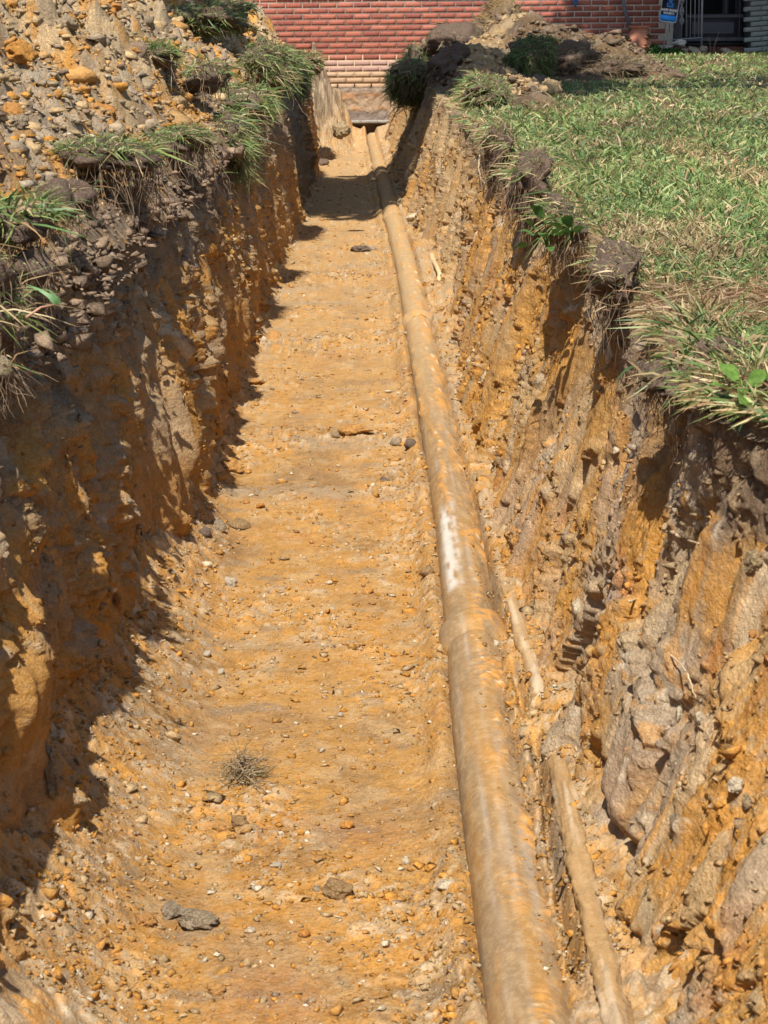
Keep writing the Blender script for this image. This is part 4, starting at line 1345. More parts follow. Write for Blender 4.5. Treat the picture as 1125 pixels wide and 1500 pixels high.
def crumbs(name, P, S_, colr, label, seed, big=False, tall=False):
    rs = np.random.default_rng(seed)
    n = len(P)
    CV = np.array([(x_, y_, z_) for x_ in (-1, 1) for y_ in (-1, 1) for z_ in (-1, 1)]) * .68
    CF = np.array([(0, 1, 3), (0, 3, 2), (4, 6, 7), (4, 7, 5), (0, 4, 5), (0, 5, 1), (2, 3, 7), (2, 7, 6), (0, 2, 6), (0, 6, 4), (1, 5, 7), (1, 7, 3)])
    if big:
        CF = ICO[2][1]; CV = ICO[2][0]
        base = np.stack([lump(2, seed * 50 + k, .45, .40)[0] for k in range(24)])
        base = np.concatenate([base, base[:16] * np.array((-1, 1, 1))])
    else:
        base = np.stack([CV * np.clip(1 + .34 * rs.normal(size=(len(CV), 1)), .35, 1.7) for _ in range(40)])
        for b in base:
            b[:] = b @ np.linalg.qr(rs.normal(size=(3, 3)))[0]
            b += rs.normal(size=b.shape) * .16
            for _ in range(4):
                nn_ = rs.normal(size=3); nn_ /= np.linalg.norm(nn_)
                kk_ = b @ nn_; b -= np.outer(np.clip(kk_ - rs.uniform(.25, .6), 0, None) * .95, nn_)
    b = base[rs.integers(0, 40, n)]
    an = rs.uniform(0, 6.28, n); c, s = np.cos(an)[:, None], np.sin(an)[:, None]
    sc = S_[:, None, None] * np.stack([rs.uniform(.6, 1.4, n), rs.uniform(.6, 1.4, n), rs.uniform(.6, 1.2, n) if tall else rs.uniform(.45, .9, n)], 1)[:, None, :] * .5
    b = b * sc
    v = np.stack([b[..., 0] * c - b[..., 1] * s, b[..., 0] * s + b[..., 1] * c, b[..., 2]], -1) + P[:, None, :]
    f = (CF[None] + (np.arange(n) * len(CV))[:, None, None]).reshape(-1, 3)
    col = np.repeat(colr[:, None, :], len(CV), 1)
    tag(put(name, new_mesh(name, v.reshape(-1, 3), [f], col, smooth=False), MS), label, 'crumbs', kind='stuff')


def crumb_cols(n, rs, pal, wts):
    k = rs.choice(len(pal), n, p=np.array(wts) / sum(wts))
    return np.array(pal)[k] * rs.uniform(.8, 1.2, (n, 1))


rs = np.random.default_rng(5)
n = 56000
y = 1 / (1 / 22.5 + (1 / 2.7 - 1 / 22.5) * rs.random(n) ** .9)
x = baseL(y) + (baseR(y) - baseL(y)) * rs.random(n)
zf, cr = floor_parts(x, y)[:2]
keep = (rs.random(n) < .10 + .55 * np.clip(cr, 0, 1)) & ~(np.abs(x - pipe_x(y) - .0) < .05)
x, y = x[keep], y[keep]
sz = rs.lognormal(math.log(.0058), .58, len(x)) * (1 + .07 * np.clip(y - 4, 0, 20)); sz = np.clip(sz, .003, .035)
crumbs('dirt_crumbs', np.stack([x, y, floor_z(x, y) + sz * .12], 1), sz, crumb_cols(len(x), rs, [TAN, ORANGE, OCHRE, PALE, GREY, TOP * 1.6], [34, 32, 24, 5, 4, 2]), 'small orange and tan crumbs scattered over the trench floor', 9)
# crumbs lying on the pipe
n = 420
y = 1 / rs.uniform(1 / 12., 1 / 2.7, n); an = rs.normal(.85, .33, n)
x = pipe_x(y) + (PIPE_R + .003) * np.cos(an); z = .034 + (PIPE_R + .002) * np.sin(an)
sz = np.clip(rs.lognormal(math.log(.006), .5, n), .003, .02)
crumbs('pipe_crumbs', np.stack([x, y, z], 1), sz, crumb_cols(n, rs, [TAN, ORANGE, OCHRE, PALE, GREY], [35, 35, 24, 4, 2]), 'small orange crumbs lying on top of the drain pipe', 10)
def heap_scatter(name, n, mean, sg, lo, hi, label, seed, big=False):
    rs = np.random.default_rng(seed)
    y = np.exp(rs.uniform(math.log(3.5), math.log(23.5), n)); d = rs.uniform(.13 if big else -.02, 1.6, n); x = -.6 - d
    sz = np.clip(rs.lognormal(math.log(mean), sg, n), lo, hi) * (1 + .04 * np.clip(y - 6, 0, 20))
    m = fbm(x * 2.3, y * 1.2, 3, 271) + .25 * gn(x * 7, y * 4, 272)
    cc = crumb_cols(n, rs, [TAN, TAN * .8, GREY, GREY * .8, PALE * .8, ORANGE, TOP * 1.8], [32, 16, 22, 10, 4, 9, 6])
    o_ = (m > .07) & (rs.random(n) < .85)
    w_ = rs.uniform(.0, .65, (int(o_.sum()), 1))
    cc[o_] = (ORANGE * (1 - w_) + TAN * w_) * rs.uniform(.75, 1.15, (int(o_.sum()), 1))
    rim = d < .10 + .05 * gn(y * 3, 0 * y, 273)
    cc[rim] = (TOP * 1.6) * rs.uniform(.7, 1.5, (int(rim.sum()), 1))
    crumbs(name, np.stack([x, y, heap_all(x, y)[0] + sz * (.0 if big else .12)], 1), sz, cc, label, seed + 1, big)


heap_scatter('heap_crumbs', 22000, .014, .6, .006, .05, 'crumbled grey and orange earth strewn over the left heap', 12)
heap_scatter('heap_crumbs', 9000, .026, .45, .012, .07, 'small angular clods strewn over the left heap', 16)
heap_scatter('heap_lumps', 1300, .042, .5, .02, .12, 'broken lumps of tan and grey clay piled on the left heap', 14, True)


rs = np.random.default_rng(91)
n = 9000
x = rs.uniform(.62, 2.7, n); y = rs.uniform(13, 23.8, n)
zz, ss, nn_ = heapR_z(x, y)
k = ss > .07
x, y, zz, ss = x[k], y[k], zz[k], ss[k]; n = len(x)
sd = np.clip(seg(x, y, (.80, 13.5), (1.18, 19.2), .20) + seg(x, y, (1.18, 19.2), (1.62, 19.3), .30) + .9 * seg(x, y, (1.2, 14.2), (1.4, 14.9), .25), 0, 1)
cc = crumb_cols(n, rs, [TOP * 1.1, TOP * 1.5, BROWN * .7, GREY * .7], [40, 30, 20, 10])
o_ = rs.random(n) < sd
cc[o_] = TAN * rs.uniform(.75, 1.15, (int(o_.sum()), 1))
sz = np.clip(rs.lognormal(math.log(.034), .55, n), .015, .12)
crumbs('heap_lumps', np.stack([x, y, zz + .02 + sz * .05], 1), sz, cc, 'dark broken turf and sandy lumps of the right heap', 92)


def wall_scatter(side, n, mean, seed, label):
    rs = np.random.default_rng(seed)
    y = np.exp(rs.uniform(math.log(2.1), math.log(16.), n)); T = rs.uniform(.06, .93, n)
    X, Z, ch, big, scr, g1, g2, st = wall_xyz(y, T, side)
    c = wall_color(y, Z, side, ch, big, scr, g1, g2, st) * rs.uniform(.85, 1.2, (n, 1))
    pl = rs.random(n) < .05
    c[pl] = TAN * 1.1
    clump = fbm(y * 3, Z * 3, 3, seed)
    keep = (rs.random(n) < (1 - .85 * scr)) & (clump > -.25 + .5 * (rs.random(n) - .5))
    sz = np.clip(rs.lognormal(math.log(mean), .5, n), .0035, .028) * (1 + .06 * np.clip(y - 4, 0, 20))
    P = np.stack([X + side * sz * .10, y, Z], 1)
    crumbs('wall_crumbs', P[keep], sz[keep], c[keep], label, seed + 1, tall=True)


wall_scatter(1, 15000, .0085, 81, 'crumbs of clay clinging to the right trench wall')
wall_scatter(-1, 17000, .009, 85, 'crumbs of clay clinging to the left trench wall')

# dead grass tuft on the floor
t = empty('dead_grass_tuft', on_floor(355, 1140), 0, 'tangle of dead grass and roots lying on the near trench floor', 'dead grass')
rs = np.random.default_rng(21)
mb = MB()
for k in range(130):
    a = rs.uniform(0, 6.28); r_ = abs(rs.normal()) * .018
    p = Vector((math.cos(a) * r_, math.sin(a) * r_ * 2.0, rs.uniform(.002, .045)))
    d = Vector((rs.normal(), rs.normal() * 1.3, rs.normal() * .45)).normalized()
    L = rs.uniform(.03, .09)
    pts = [p]
    for s in range(4):
        d = (d + Vector(rs.normal(size=3)) * .35 + Vector((0, 0, -.06))).normalized()
        q = pts[-1] + d * L / 4; q.z = max(q.z, .001); pts.append(q)
    mb.tube(pts, [.0011, .0011, .0009, .0007, .0004], 4, cap=False)
o = mb.build('stems', plain('dead_stems', (.23, .17, .10), .85, .15, nscale=80, vary=.5), t, True); o['kind'] = 'stuff'
n = 60
ro = np.stack([rs.normal(size=n) * .02, rs.normal(size=n) * .035 - .01, rs.uniform(.004, .02, n)], 1)
dv = rs.normal(size=(n, 3)); dv[:, 2] = np.abs(dv[:, 2]) * .3
v, q, tr, c = blades(ro, dv, rs.uniform(.02, .05, n), rs.uniform(.0015, .003, n), np.where(rs.random((n, 1)) < .5, np.array((.42, .34, .2)), np.array((.2, .2, .09))), seed=4)
o = put('grass', new_mesh('grass', v, [q, tr], c), M_GRASS, t); o['kind'] = 'stuff'

# ------------------------------------------------------------------ the house
HY = 24.40
house = empty('brick_house', (1.0, HY, .9), 0, 'red rock faced brick house at the end of the trench', 'house')
hp = lambda u, v: px(u, v, y=HY)


def hbuild(mb, name, mat, parent, smooth=False):
    """mesh given in world coordinates, hung under the house"""
    off_ = Vector((0, 0, 0)); q = parent
    while q is not None:
        off_ += Vector(q.location); q = q.parent
    mb.v = [np.asarray(a) - np.array(off_) for a in mb.v]
    return mb.build(name, mat, parent, smooth)


def brick_mat(name, pal):
    m = soil_mat(name, (1, 1, 1), vary=.16, grain=120, bump=.22, palette=pal)
    return m


M_BRICK = brick_mat('red_brick', [(.29, .088, .058), (.33, .110, .075), (.22, .068, .052), (.31, .098, .066), (.36, .130, .092)])
M_BRICK_P = brick_mat('washed_brick', [(.36, .22, .19), (.40, .27, .22), (.33, .18, .15)])
M_BRICK_S = brick_mat('soiled_brick', [(.42, .28, .17), (.38, .25, .16), (.44, .31, .20)])
M_MORTAR = plain('mortar', (.84, .75, .66), .95, .1, nscale=40, vary=.2)
M_MORTAR_S = plain('soiled_mortar', (.38, .27, .17), .95, .1, nscale=40, vary=.2)
PITCH_X, COURSE, JT = .2032, .0677, .0150
zline = hp(500, 11.8).z
xj = hp(405.8, 16).x
x_end = hp(986, 40).x
wallm = MB()
wallm.box(-8.0, x_end, HY, HY + .22, 1.02, 3.4)
wallp = hbuild(wallm, 'wall', M_MORTAR, house)
bk = MB(); bk.box(x_end + .001, 7.5, HY + .185, HY + .4, .8, 3.4)
hbuild(bk, 'inner_wall', plain('inner_wall', (.08, .08, .085), .9), house)
low = MB(); low.box(-2.2, 2.2, HY + .001, HY + .22, .60, 1.019)
lowp = hbuild(low, 'lower_wall', M_MORTAR_S, house)


def brick_mesh(seed, w, h, mat):
    rs = np.random.default_rng(seed)
    nx, nz = 6, 4
    v = []
    for j in range(nz):
        for i in range(nx):
            a = i / (nx - 1); b = j / (nz - 1)
            edge = min(a, 1 - a) * 5 * min(1, 1), min(b, 1 - b) * 3
            k = min(1, edge[0], edge[1])
            v.append(((a - .5) * w + rs.normal() * .001, -.002 - k * (.002 + rs.uniform(0, .007)) - .001 * rs.random(), (b - .5) * h + rs.normal() * .001))
    f = [(j * nx + i, j * nx + i + 1, (j + 1) * nx + i + 1, (j + 1) * nx + i) for j in range(nz - 1) for i in range(nx - 1)]
    ringi = [i for i in range(nx)] + [j * nx + nx - 1 for j in range(1, nz)] + [(nz - 1) * nx + i for i in range(nx - 2, -1, -1)] + [j * nx for j in range(nz - 2, 0, -1)]
    b0 = len(v)
    for i in ringi: v.append((v[i][0], .03, v[i][2]))
    for k in range(len(ringi)):
        k2 = (k + 1) % len(ringi)
        f.append((ringi[k2], ringi[k], b0 + k, b0 + k2))
    me = new_mesh('brick', v, [f], None, smooth=False)
    me.materials.append(mat)
    return me


BR = {m.name: [brick_mesh(40 + k, PITCH_X - JT, COURSE - JT, m) for k in range(8)] for m in (M_BRICK, M_BRICK_P, M_BRICK_S)}
hid = {M_BRICK.name: [], M_BRICK_P.name: [], M_BRICK_S.name: []}
rs = np.random.default_rng(8)
for row in range(-19, 24):
    zc = zline + (row + .5) * COURSE
    if zc < .63 or zc > 3.36: continue
    sh = 0 if row % 2 else .5
    for col in range(-42, 40):
        xc = xj + (col + sh + .5) * PITCH_X
        if xc > x_end - .11 or xc < -7.85: continue
        if zc < 1.03 and abs(xc) > 2.0: continue
        mat = M_BRICK if zc > hp(500, 89).z else (M_BRICK_P if zc > hp(500, 106).z else M_BRICK_S)
        # where it falls in the photograph
        q = Vector((xc, HY, zc)) - CAM
        dep = q.dot(fw); u = W0 / 2 + F * q.dot(rt) / dep; v = H0 / 2 - F * q.dot(up) / dep
        lim = np.interp(u, [575, 590, 640, 700, 745, 790, 830, 990], [135, 90, 76, 36, 24, 46, 78, 84])
        vis = v > -4 and u > np.interp(v, [-5, 8, 25, 50, 75, 100, 130], [300, 335, 360, 395, 435, 458, 475]) and v < lim + 3 and v < 132
        if vis:
            o = bpy.data.objects.new('brick', BR[mat.name][rs.integers(8)]); COL.objects.link(o)
            pr = wallp if zc > 1.02 else lowp
            o.parent = pr
            o.location = Vector((xc, HY, zc)) - Vector(house.location)
            o.scale = (1, rs.uniform(.8, 1.3), 1)
        else:
            hid[mat.name].append((xc, zc))
for mn, lst in hid.items():
    if lst:
        mb = MB()
        for (xc, zc) in lst: mb.box(xc - PITCH_X / 2 + JT / 2, xc + PITCH_X / 2 - JT / 2, HY - .008, HY + .02, zc - COURSE / 2 + JT / 2, zc + COURSE / 2 - JT / 2)
        o = hbuild(mb, 'brick_rows', bpy.data.materials[mn], house); o['kind'] = 'stuff'

# foundation with its stained face, footing ledge and the hollow below
Xf, Zf = np.meshgrid(np.linspace(-.75, .75, 150), np.linspace(.20, .635, 60))
nn = fbm(Xf * 4, Zf * 6, 4, 801)
c = np.zeros(Xf.shape + (3,)) + np.array((.36, .26, .17))
c = mixc(c, np.array((.46, .23, .10)), sstep(-.0, .5, nn) * .65)
c = mixc(c, np.array((.22, .185, .16)), sstep(.40, .33, Zf + .06 * nn) * .85)
c = mixc(c, np.array((.25, .21, .17)), sstep(.57, .60, Zf + .02 * nn) * .8)
P = np.stack([Xf, HY - .02 - .012 * nn - .010 * fbm(Xf * 15, Zf * 15, 3, 802), Zf], -1) - np.array(house.location)
grid('foundation', P, MS, c, house)
mb = MB(); mb.box(-.40, .7, HY - .09, HY + .1, .215, .250, .010)
hbuild(mb, 'footing', plain('footing_concrete', (.25, .235, .21), .9, .1, nscale=25, vary=.35, bump=.5), house)
Xf, Zf = np.meshgrid(np.linspace(-.8, .8, 60), np.linspace(-.06, .24, 20))
P = np.stack([Xf, HY + .06 + .03 * fbm(Xf * 6, Zf * 6, 3, 803), Zf], -1)
tag(grid('trench_wall', P, MS, np.zeros(Xf.shape + (3,)) + np.array((.2, .15, .11))), kind='structure')
o = strand('bent_strap', [px(531, 212, y=24.1), px(540, 202, y=24.12), px(556, 194, y=24.14), px(570, 196, y=24.16), px(578, 203, y=24.2)], .020, M_PROOT, 'pale bent pipe arching over the drain at the house footing', 'pipe')

ew = MB(); ew.box(-8.0, -7.78, HY + .221, HY + 5, .8, 3.3); ew.box(7.3, 7.5, HY + .401, HY + 5, .8, 3.3); ew.box(-7.77, 7.29, HY + 4.8, HY + 5, .8, 3.3)
hbuild(ew, 'outer_walls', M_BRICK, house)
# sills and windows above the picture
M_SILL = brick_mat('sill_brick', [(.24, .06, .045), (.20, .05, .04)])
M_FRAMEW = plain('white_frame', (.7, .7, .68), .5, .3)
M_GLASS = plain('dark_glass', (.012, .014, .016), .08, .5, vary=.05)
for (ua, ub) in ((404, 497), (608, 722)):
    xa, xb = hp(ua, 0).x, hp(ub, 0).x
    w = empty('window', (0, 0, 0)); w.parent = house
    wl = Vector(house.location)
    n_b = int((xb - xa) / .068)
    for k in range(n_b):
        mb = MB(); a = xa + (xb - xa) * k / n_b
        mb.box(a + .003, a + (xb - xa) / n_b - .003, HY - .055, HY + .1, 1.70, 1.80, .006)
        mb.v = [v_ - np.array(wl) for v_ in mb.v]
        mb.build('sill_brick', M_SILL, w)
    mb = MB(); mb.box(xa, xb, HY - .02, HY + .05, 1.803, 1.87); mb.box(xa, xb, HY - .02, HY + .05, 2.95, 3.0)
    mb.box(xa, xa + .05, HY - .02, HY + .05, 1.87, 2.95); mb.box(xb - .05, xb, HY - .02, HY + .05, 1.87, 2.95); mb.box(xa + .05, xb - .05, HY - .019, HY + .049, 2.38, 2.42)
    mb.v = [v_ - np.array(wl) for v_ in mb.v]; mb.build('frame', M_FRAMEW, w)
    mb = MB(); mb.box(xa + .03, xb - .03, HY - .012, HY + .03, 1.85, 2.97)
    mb.v = [v_ - np.array(wl) for v_ in mb.v]; mb.build('pane', M_GLASS, w)
# roof, and an unseen porch roof added to shade the door side
M_ROOF = plain('roof_shingle', (.09, .085, .08), .9, .1, nscale=20, vary=.3)
mb = MB(); mb.add([(-8.4, HY - .45, 3.3), (9.2, HY - .45, 3.3), (9.2, HY + 5, 5.6), (-8.4, HY + 5, 5.6), (-8.4, HY - .45, 3.42), (9.2, HY - .45, 3.42), (9.2, HY + 5, 5.72), (-8.4, HY + 5, 5.72)],
                  [(0, 1, 2, 3), (4, 7, 6, 5), (0, 4, 5, 1), (1, 5, 6, 2), (2, 6, 7, 3), (3, 7, 4, 0)])
hbuild(mb, 'roof', M_ROOF, house)
mb = MB(); mb.box(2.95, 6.9, HY - 1.55, HY - .01, 2.82, 2.98)
hbuild(mb, 'shade_porch_roof', M_ROOF, house)

# door, in its recess
M_DOOR = plain('door_paint', (.060, .062, .072), .5, .35, nscale=12, vary=.12)
DY = HY + .10
dpx = lambda u, v: px(u, v, y=DY)


def dbox(mb, u0, v0, u1, v1, ya, yb, b=0):
    p, q = dpx(u0, v1), dpx(u1, v0)
    mb.box(p.x, q.x, ya, yb, p.z, q.z, b)


door = MB(); dbox(door, 990, -130, 1097, 61, DY + .03, DY + .08)
door = hbuild(door, 'door', M_DOOR, house)
fr = MB()
dbox(fr, 1004, 20.5, 1090, 27, DY, DY + .05, .006); dbox(fr, 1004, 54, 1090, 61, DY - .002, DY + .05, .006)
dbox(fr, 1081.5, -130, 1090, 54, DY + .002, DY + .05, .006); dbox(fr, 1063, -130, 1067.5, 20.3, DY + .004, DY + .05, .004)
dbox(fr, 1090.3, -130, 1096.5, 62, DY - .05, DY + .05, .004); dbox(fr, 986, -130, 1003.5, 62, DY - .03, DY + .05, .004)
dbox(fr, 1004, 27.5, 1009, 53.7, DY + .012, DY + .05, .004)
hbuild(fr, 'frame', M_DOOR, door)
pn = MB(); dbox(pn, 1012, 30, 1078, 52, DY + .018, DY + .05, .02)
hbuild(pn, 'panel', M_DOOR, door)
for (a, b) in ((1004, 1063), (1067.5, 1081.5)):
    g = MB(); dbox(g, a, -120, b, 20.5, DY + .022, DY + .045)
    hbuild(g, 'pane', M_GLASS, door)
th = MB(); dbox(th, 975, 62.3, 1096, 68, DY - .02, DY + .2)  # near-black strip standing in for the shaded gap under the door
hbuild(th, 'door_gap_shade', plain('gap_shade', (.02, .018, .016), .8), house)
M_THB = brick_mat('step_brick', [(.15, .055, .045), (.18, .065, .05), (.13, .05, .045)])
for k in range(22):
    mb = MB(); a = 968 + k * 5.75
    dbox(mb, a, 68.3, a + 5.2, 79, DY - .05, DY + .1, .003)
    hbuild(mb, 'step_brick', M_THB, house)

# grey painted brick return wall at the right
gw = empty('side_wall', dpx(1097, 75), 0); gw.parent = house
gw.location = Vector(dpx(1097, 80)) + Vector((0, -.16, 0)) - Vector(house.location)
gw.rotation_euler = (0, R(-3.0), R(24))
M_GB = brick_mat('grey_brick', [(.25, .27, .25), (.29, .30, .28), (.22, .24, .22)])
M_GM = plain('joint_shadow', (.09, .095, .09), .95, .1)  # joint colour darkened to carry the shadow lines under each course
mb = MB(); mb.box(0, 2.2, .012, .14, -.05, 2.1); mb.build('backing', M_GM, gw)
gme = []
for k in range(6):
    me = brick_mesh(140 + k, .236, .050, M_GB); me.name = 'grey_brick'; gme.append(me)
rs = np.random.default_rng(15)
for row in range(34):
    if row >= 14 and row % 3: pass
    for col in range(3 if row < 14 else 0):
        o = bpy.data.objects.new('brick', gme[rs.integers(6)]); COL.objects.link(o); o.parent = gw
        o.location = (.12 + col * .245 - (.09 if row % 2 else 0) + .0, .0, .0 + row * .0595)
mb = MB()
for row in range(14, 34):
    mb.box(.0, 2.2, -.012, .02, row * .0595 - .025, row * .0595 + .025)
for row in range(14):
    mb.box(.66, 2.2, -.010, .02, row * .0595 - .025, row * .0595 + .025)
o = mb.build('brick_rows', M_GB, gw); o['kind'] = 'stuff'

# iron railing
RY = 24.12
M_IRON = plain('grey_iron', (.27, .27, .29), .5, .4, nscale=60, vary=.2)
M_IRON_D = plain('dark_iron', (.10, .105, .12), .5, .4, nscale=60, vary=.2)
rp = lambda u, v: px(u, v, y=RY)
rail = empty('iron_railing', rp(1005, 70), 0, 'grey wrought iron railing with a scrolled column before the door', 'railing')


def rod(name, a, b, r, mat=M_IRON, parent=rail, n=8):
    mb = MB(); o_ = np.array(parent.location)
    mb.tube([tuple(np.array(a) - o_), tuple((np.array(a) + np.array(b)) / 2 - o_), tuple(np.array(b) - o_)], r, n)
    return mb.build(name, mat, parent, True)


rod('post', rp(1027.5, 72), rp(1029.5, -60), .012)
rod('bottom_rail', rp(984, 58.5), rp(1028, 55), .007)
rod('top_rail', rp(984, -58), rp(1029, -60), .010)
for u in (1005, 1011, 1017.5, 1023.3):
    rod('baluster', rp(u, 56), rp(u + 1.5, -58), .0052)
for u in (974.5, 980.5, 986.5):
    rod('baluster', rp(u, 47), rp(u + 1.2, -58), .0045)
rod('column_rod', rp(991.5, 58), rp(993.5, -58), .009, M_IRON_D)
rod('column_rod', rp(998.5, 56), rp(999.5, -58), .0042)
sc = MB(); o_ = np.array(rail.location)
for (v0, v1) in ((36, 24), (24, 8), (8, -10), (-10, -28)):
    for s in (-1, 1):
        pts = []
        for k in range(9):
            tt = k / 8
            pts.append(tuple(np.array(rp(998.8 + s * 3.4 * math.sin(math.pi * tt) * (1 - .4 * tt), v0 + (v1 - v0) * tt)) - o_))
        sc.tube(pts, .0065, 6)
    pts = [tuple(np.array(rp(998.8 + 1.6 * math.cos(k * .9), (v0 + v1) / 2 + (v0 - v1) * .18 * math.sin(k * .9))) - o_) for k in range(8)]
    sc.tube(pts, .006, 6)
sc.build('scroll', M_IRON, rail, True)

# yard sign
SY = 23.85
sp_ = lambda u, v: px(u, v, y=SY)
base = sp_(970.5, 80)
sign = empty('yard_sign', base, 0, 'small dark blue security yard sign on a leaning stake', 'sign')
sign.rotation_euler = (0, R(7.5), 0)
kk = 1 / (F / (SY * math.cos(PITCH)))          # metres per photo pixel there
M_NAVY = plain('sign_navy', (.008, .014, .035), .35, .5, vary=.05)
M_BLUE = plain('sign_blue', (.02, .27, .80), .4, .4, vary=.05)
M_WHITE = plain('sign_white', (.75, .75, .75), .5, .3, vary=.04)
mb = MB(); mb.tube([(0, .01, -.05), (0, .01, 30 * kk), (0, .01, 62 * kk)], .006, 8); mb.build('stake', plain('stake', (.33, .31, .31), .6, .3), sign, True)


def plate(w, z0, z1, ch, y0, y1):
    p = [(-w, z0 + ch * .5), (-w + ch * .5, z0), (w - ch * .5, z0), (w, z0 + ch * .5), (w, z1 - ch), (w - ch, z1), (-w + ch, z1), (-w, z1 - ch)]
    v = [(a, y0, b) for a, b in p] + [(a, y1, b) for a, b in p]
    f = [(k, (k + 1) % 8, 8 + (k + 1) % 8, 8 + k) for k in range(8)]
    m_ = MB(); m_.add(v, f + [(0, 1, 2, 3), (0, 3, 4, 7), (4, 5, 6, 7), (11, 10, 9, 8), (15, 12, 11, 8), (15, 14, 13, 12)])
    return m_


zb_ = 47 * kk; zt_ = 87 * kk; hw = 12.9 * kk
plate(hw, zb_, zt_, 4 * kk, -.004, .004).build('border', M_WHITE, sign)
plate(hw - 1.0 * kk, zb_ + 1.0 * kk, zt_ - 1.0 * kk, 3.6 * kk, -.006, -.003).build('panel', M_NAVY, sign)
mb = MB(); mb.box(-hw + 1.05 * kk, hw - 1.05 * kk, -.0075, -.005, zb_ + 1.6 * kk, zb_ + 9.6 * kk); mb.build('blue_band', M_BLUE, sign)


def text(body, size, x, z, y, mat, parent, name='lettering', bold=.0):
    cu = bpy.data.curves.new(name, 'FONT'); cu.body = body; cu.size = size; cu.align_x = 'CENTER'; cu.extrude = .0005; cu.offset = bold
    ob = bpy.data.objects.new(name, cu); COL.objects.link(ob)
    dg = bpy.context.evaluated_depsgraph_get()
    me = bpy.data.meshes.new_from_object(ob.evaluated_get(dg))
    bpy.data.objects.remove(ob)
    me.materials.clear()
    o = put(name, me, mat, parent)
    o.rotation_euler = (math.pi / 2, 0, 0); o.location = (x, y, z)
    return o


text('SAFE HOME', 4.4 * kk, 0, zb_ + 15.6 * kk, -.0085, M_WHITE, sign, bold=.0012)
text('SECURITY', 3.6 * kk, 0, zb_ + 11.4 * kk, -.0085, M_WHITE, sign, bold=.001)
mb = MB()
for (a, b, c_, d_) in ((-4.6, 4.6, 21.5, 23.2), (-4.6, -3.0, 23.25, 27.5), (3.0, 4.6, 23.25, 27.5), (-2.0, -.7, 25, 34), (.7, 2.0, 25, 34), (-.65, .65, 28.2, 29.8), (-3.4, -2.05, 31, 34), (2.05, 3.4, 31, 34)):
    mb.box(a * kk, b * kk, -.0085, -.005, zb_ + c_ * kk, zb_ + d_ * kk)
mb.build('emblem', M_BLUE, sign)

# terracotta strawberry jar
JY = 23.75
jp = lambda u, v: px(u, v, y=JY)
jar = empty('terracotta_jar', jp(936, 81), 0, 'terracotta strawberry jar with planted side pockets by the wall', 'planter')
jk = 1 / (F / (JY * math.cos(PITCH)))
M_TERRA = plain('terracotta', (.40, .17, .105), .85, .2, nscale=18, vary=.2)
prof = [(12, -1), (15, 4), (18, 12), (19, 20), (17.5, 27), (14.5, 33), (12, 36.5), (12.3, 38.5), (16, 40), (16.6, 41.2), (15.5, 42.2), (11.5, 41.5), (11, 36)]
n = 28; v = []; f = []
for r_, h_ in prof:
    for k in range(n):
        a = 6.2831853 * k / n; v.append((r_ * jk * math.cos(a), r_ * jk * math.sin(a), h_ * jk))
for j in range(len(prof) - 1):
    for k in range(n):
        f.append((j * n + k, j * n + (k + 1) % n, (j + 1) * n + (k + 1) % n, (j + 1) * n + k))
put('body', new_mesh('body', v, [f]), M_TERRA, jar)
rs = np.random.default_rng(4)
for (a, h_) in ((R(-58), 27), (R(-112), 12), (R(-68), 13), (R(-150), 24)):
    r_ = np.interp(h_, [0, 12, 20, 27, 33], [13, 18, 19, 17.5, 14.5]) * jk
    p = Vector((math.cos(a) * r_, math.sin(a) * r_, h_ * jk))
    mb = MB(); tdir = Vector((-math.sin(a), math.cos(a), 0)); odir = Vector((math.cos(a), math.sin(a), 0))
    pts = [tuple(p + tdir * math.cos(t_) * 4.6 * jk + odir * (math.sin(t_) * 3.4 * jk - .005) + Vector((0, 0, -1.5 * jk * math.sin(t_)))) for t_ in np.linspace(0, math.pi, 9)]
    mb.tube(pts, .009, 6); mb.build('pocket', M_TERRA, jar, True)
    m = 50
    ro = np.array(p + odir * .012)[None] + rs.normal(size=(m, 3)) * .014
    dv = rs.normal(size=(m, 3)) * .7 + np.array((odir.x, odir.y, .2))
    b_v, q, tr, c = blades(ro, dv, rs.uniform(.02, .045, m), rs.uniform(.008, .014, m), np.tile((.035, .05, .025), (m, 1)), seed=3)
    o = put('pocket_plant', new_mesh('pocket_plant', b_v, [q, tr], c), M_GRASS, jar); o['kind'] = 'stuff'


def shrub(p, rx, rz, n, label, colr, seed, name='shrub', lw=.018):
    rs = np.random.default_rng(seed)
    t = empty(name, p, 0, label, 'plant')
    d = rs.normal(size=(n, 3)); d /= np.linalg.norm(d, axis=1, keepdims=True); d[:, 2] = np.abs(d[:, 2])
    ro = d * np.array((rx, rx * .7, rz)) * rs.random((n, 1)) ** .4
    dv = d + rs.normal(size=(n, 3)) * .6
    col = np.array(colr) * rs.uniform(.5, 1.5, (n, 1))
    v, q, tr, c = blades(ro, dv, rs.uniform(.025, .06, n), rs.uniform(.6, 1.3, n) * lw, col, seed=seed)
    o = put('foliage', new_mesh('foliage', v, [q, tr], c), M_GRASS, t); o['kind'] = 'stuff'
    mb = MB()
    for k in range(7):
        e = Vector((rs.normal() * rx * .5, rs.normal() * rx * .3, rz * .7))
        mb.tube([(0, 0, -.01), tuple(e * .5), tuple(e)], [.006, .005, .003], 5)
    mb.build('stems', M_ROOT, t, True)
    return t


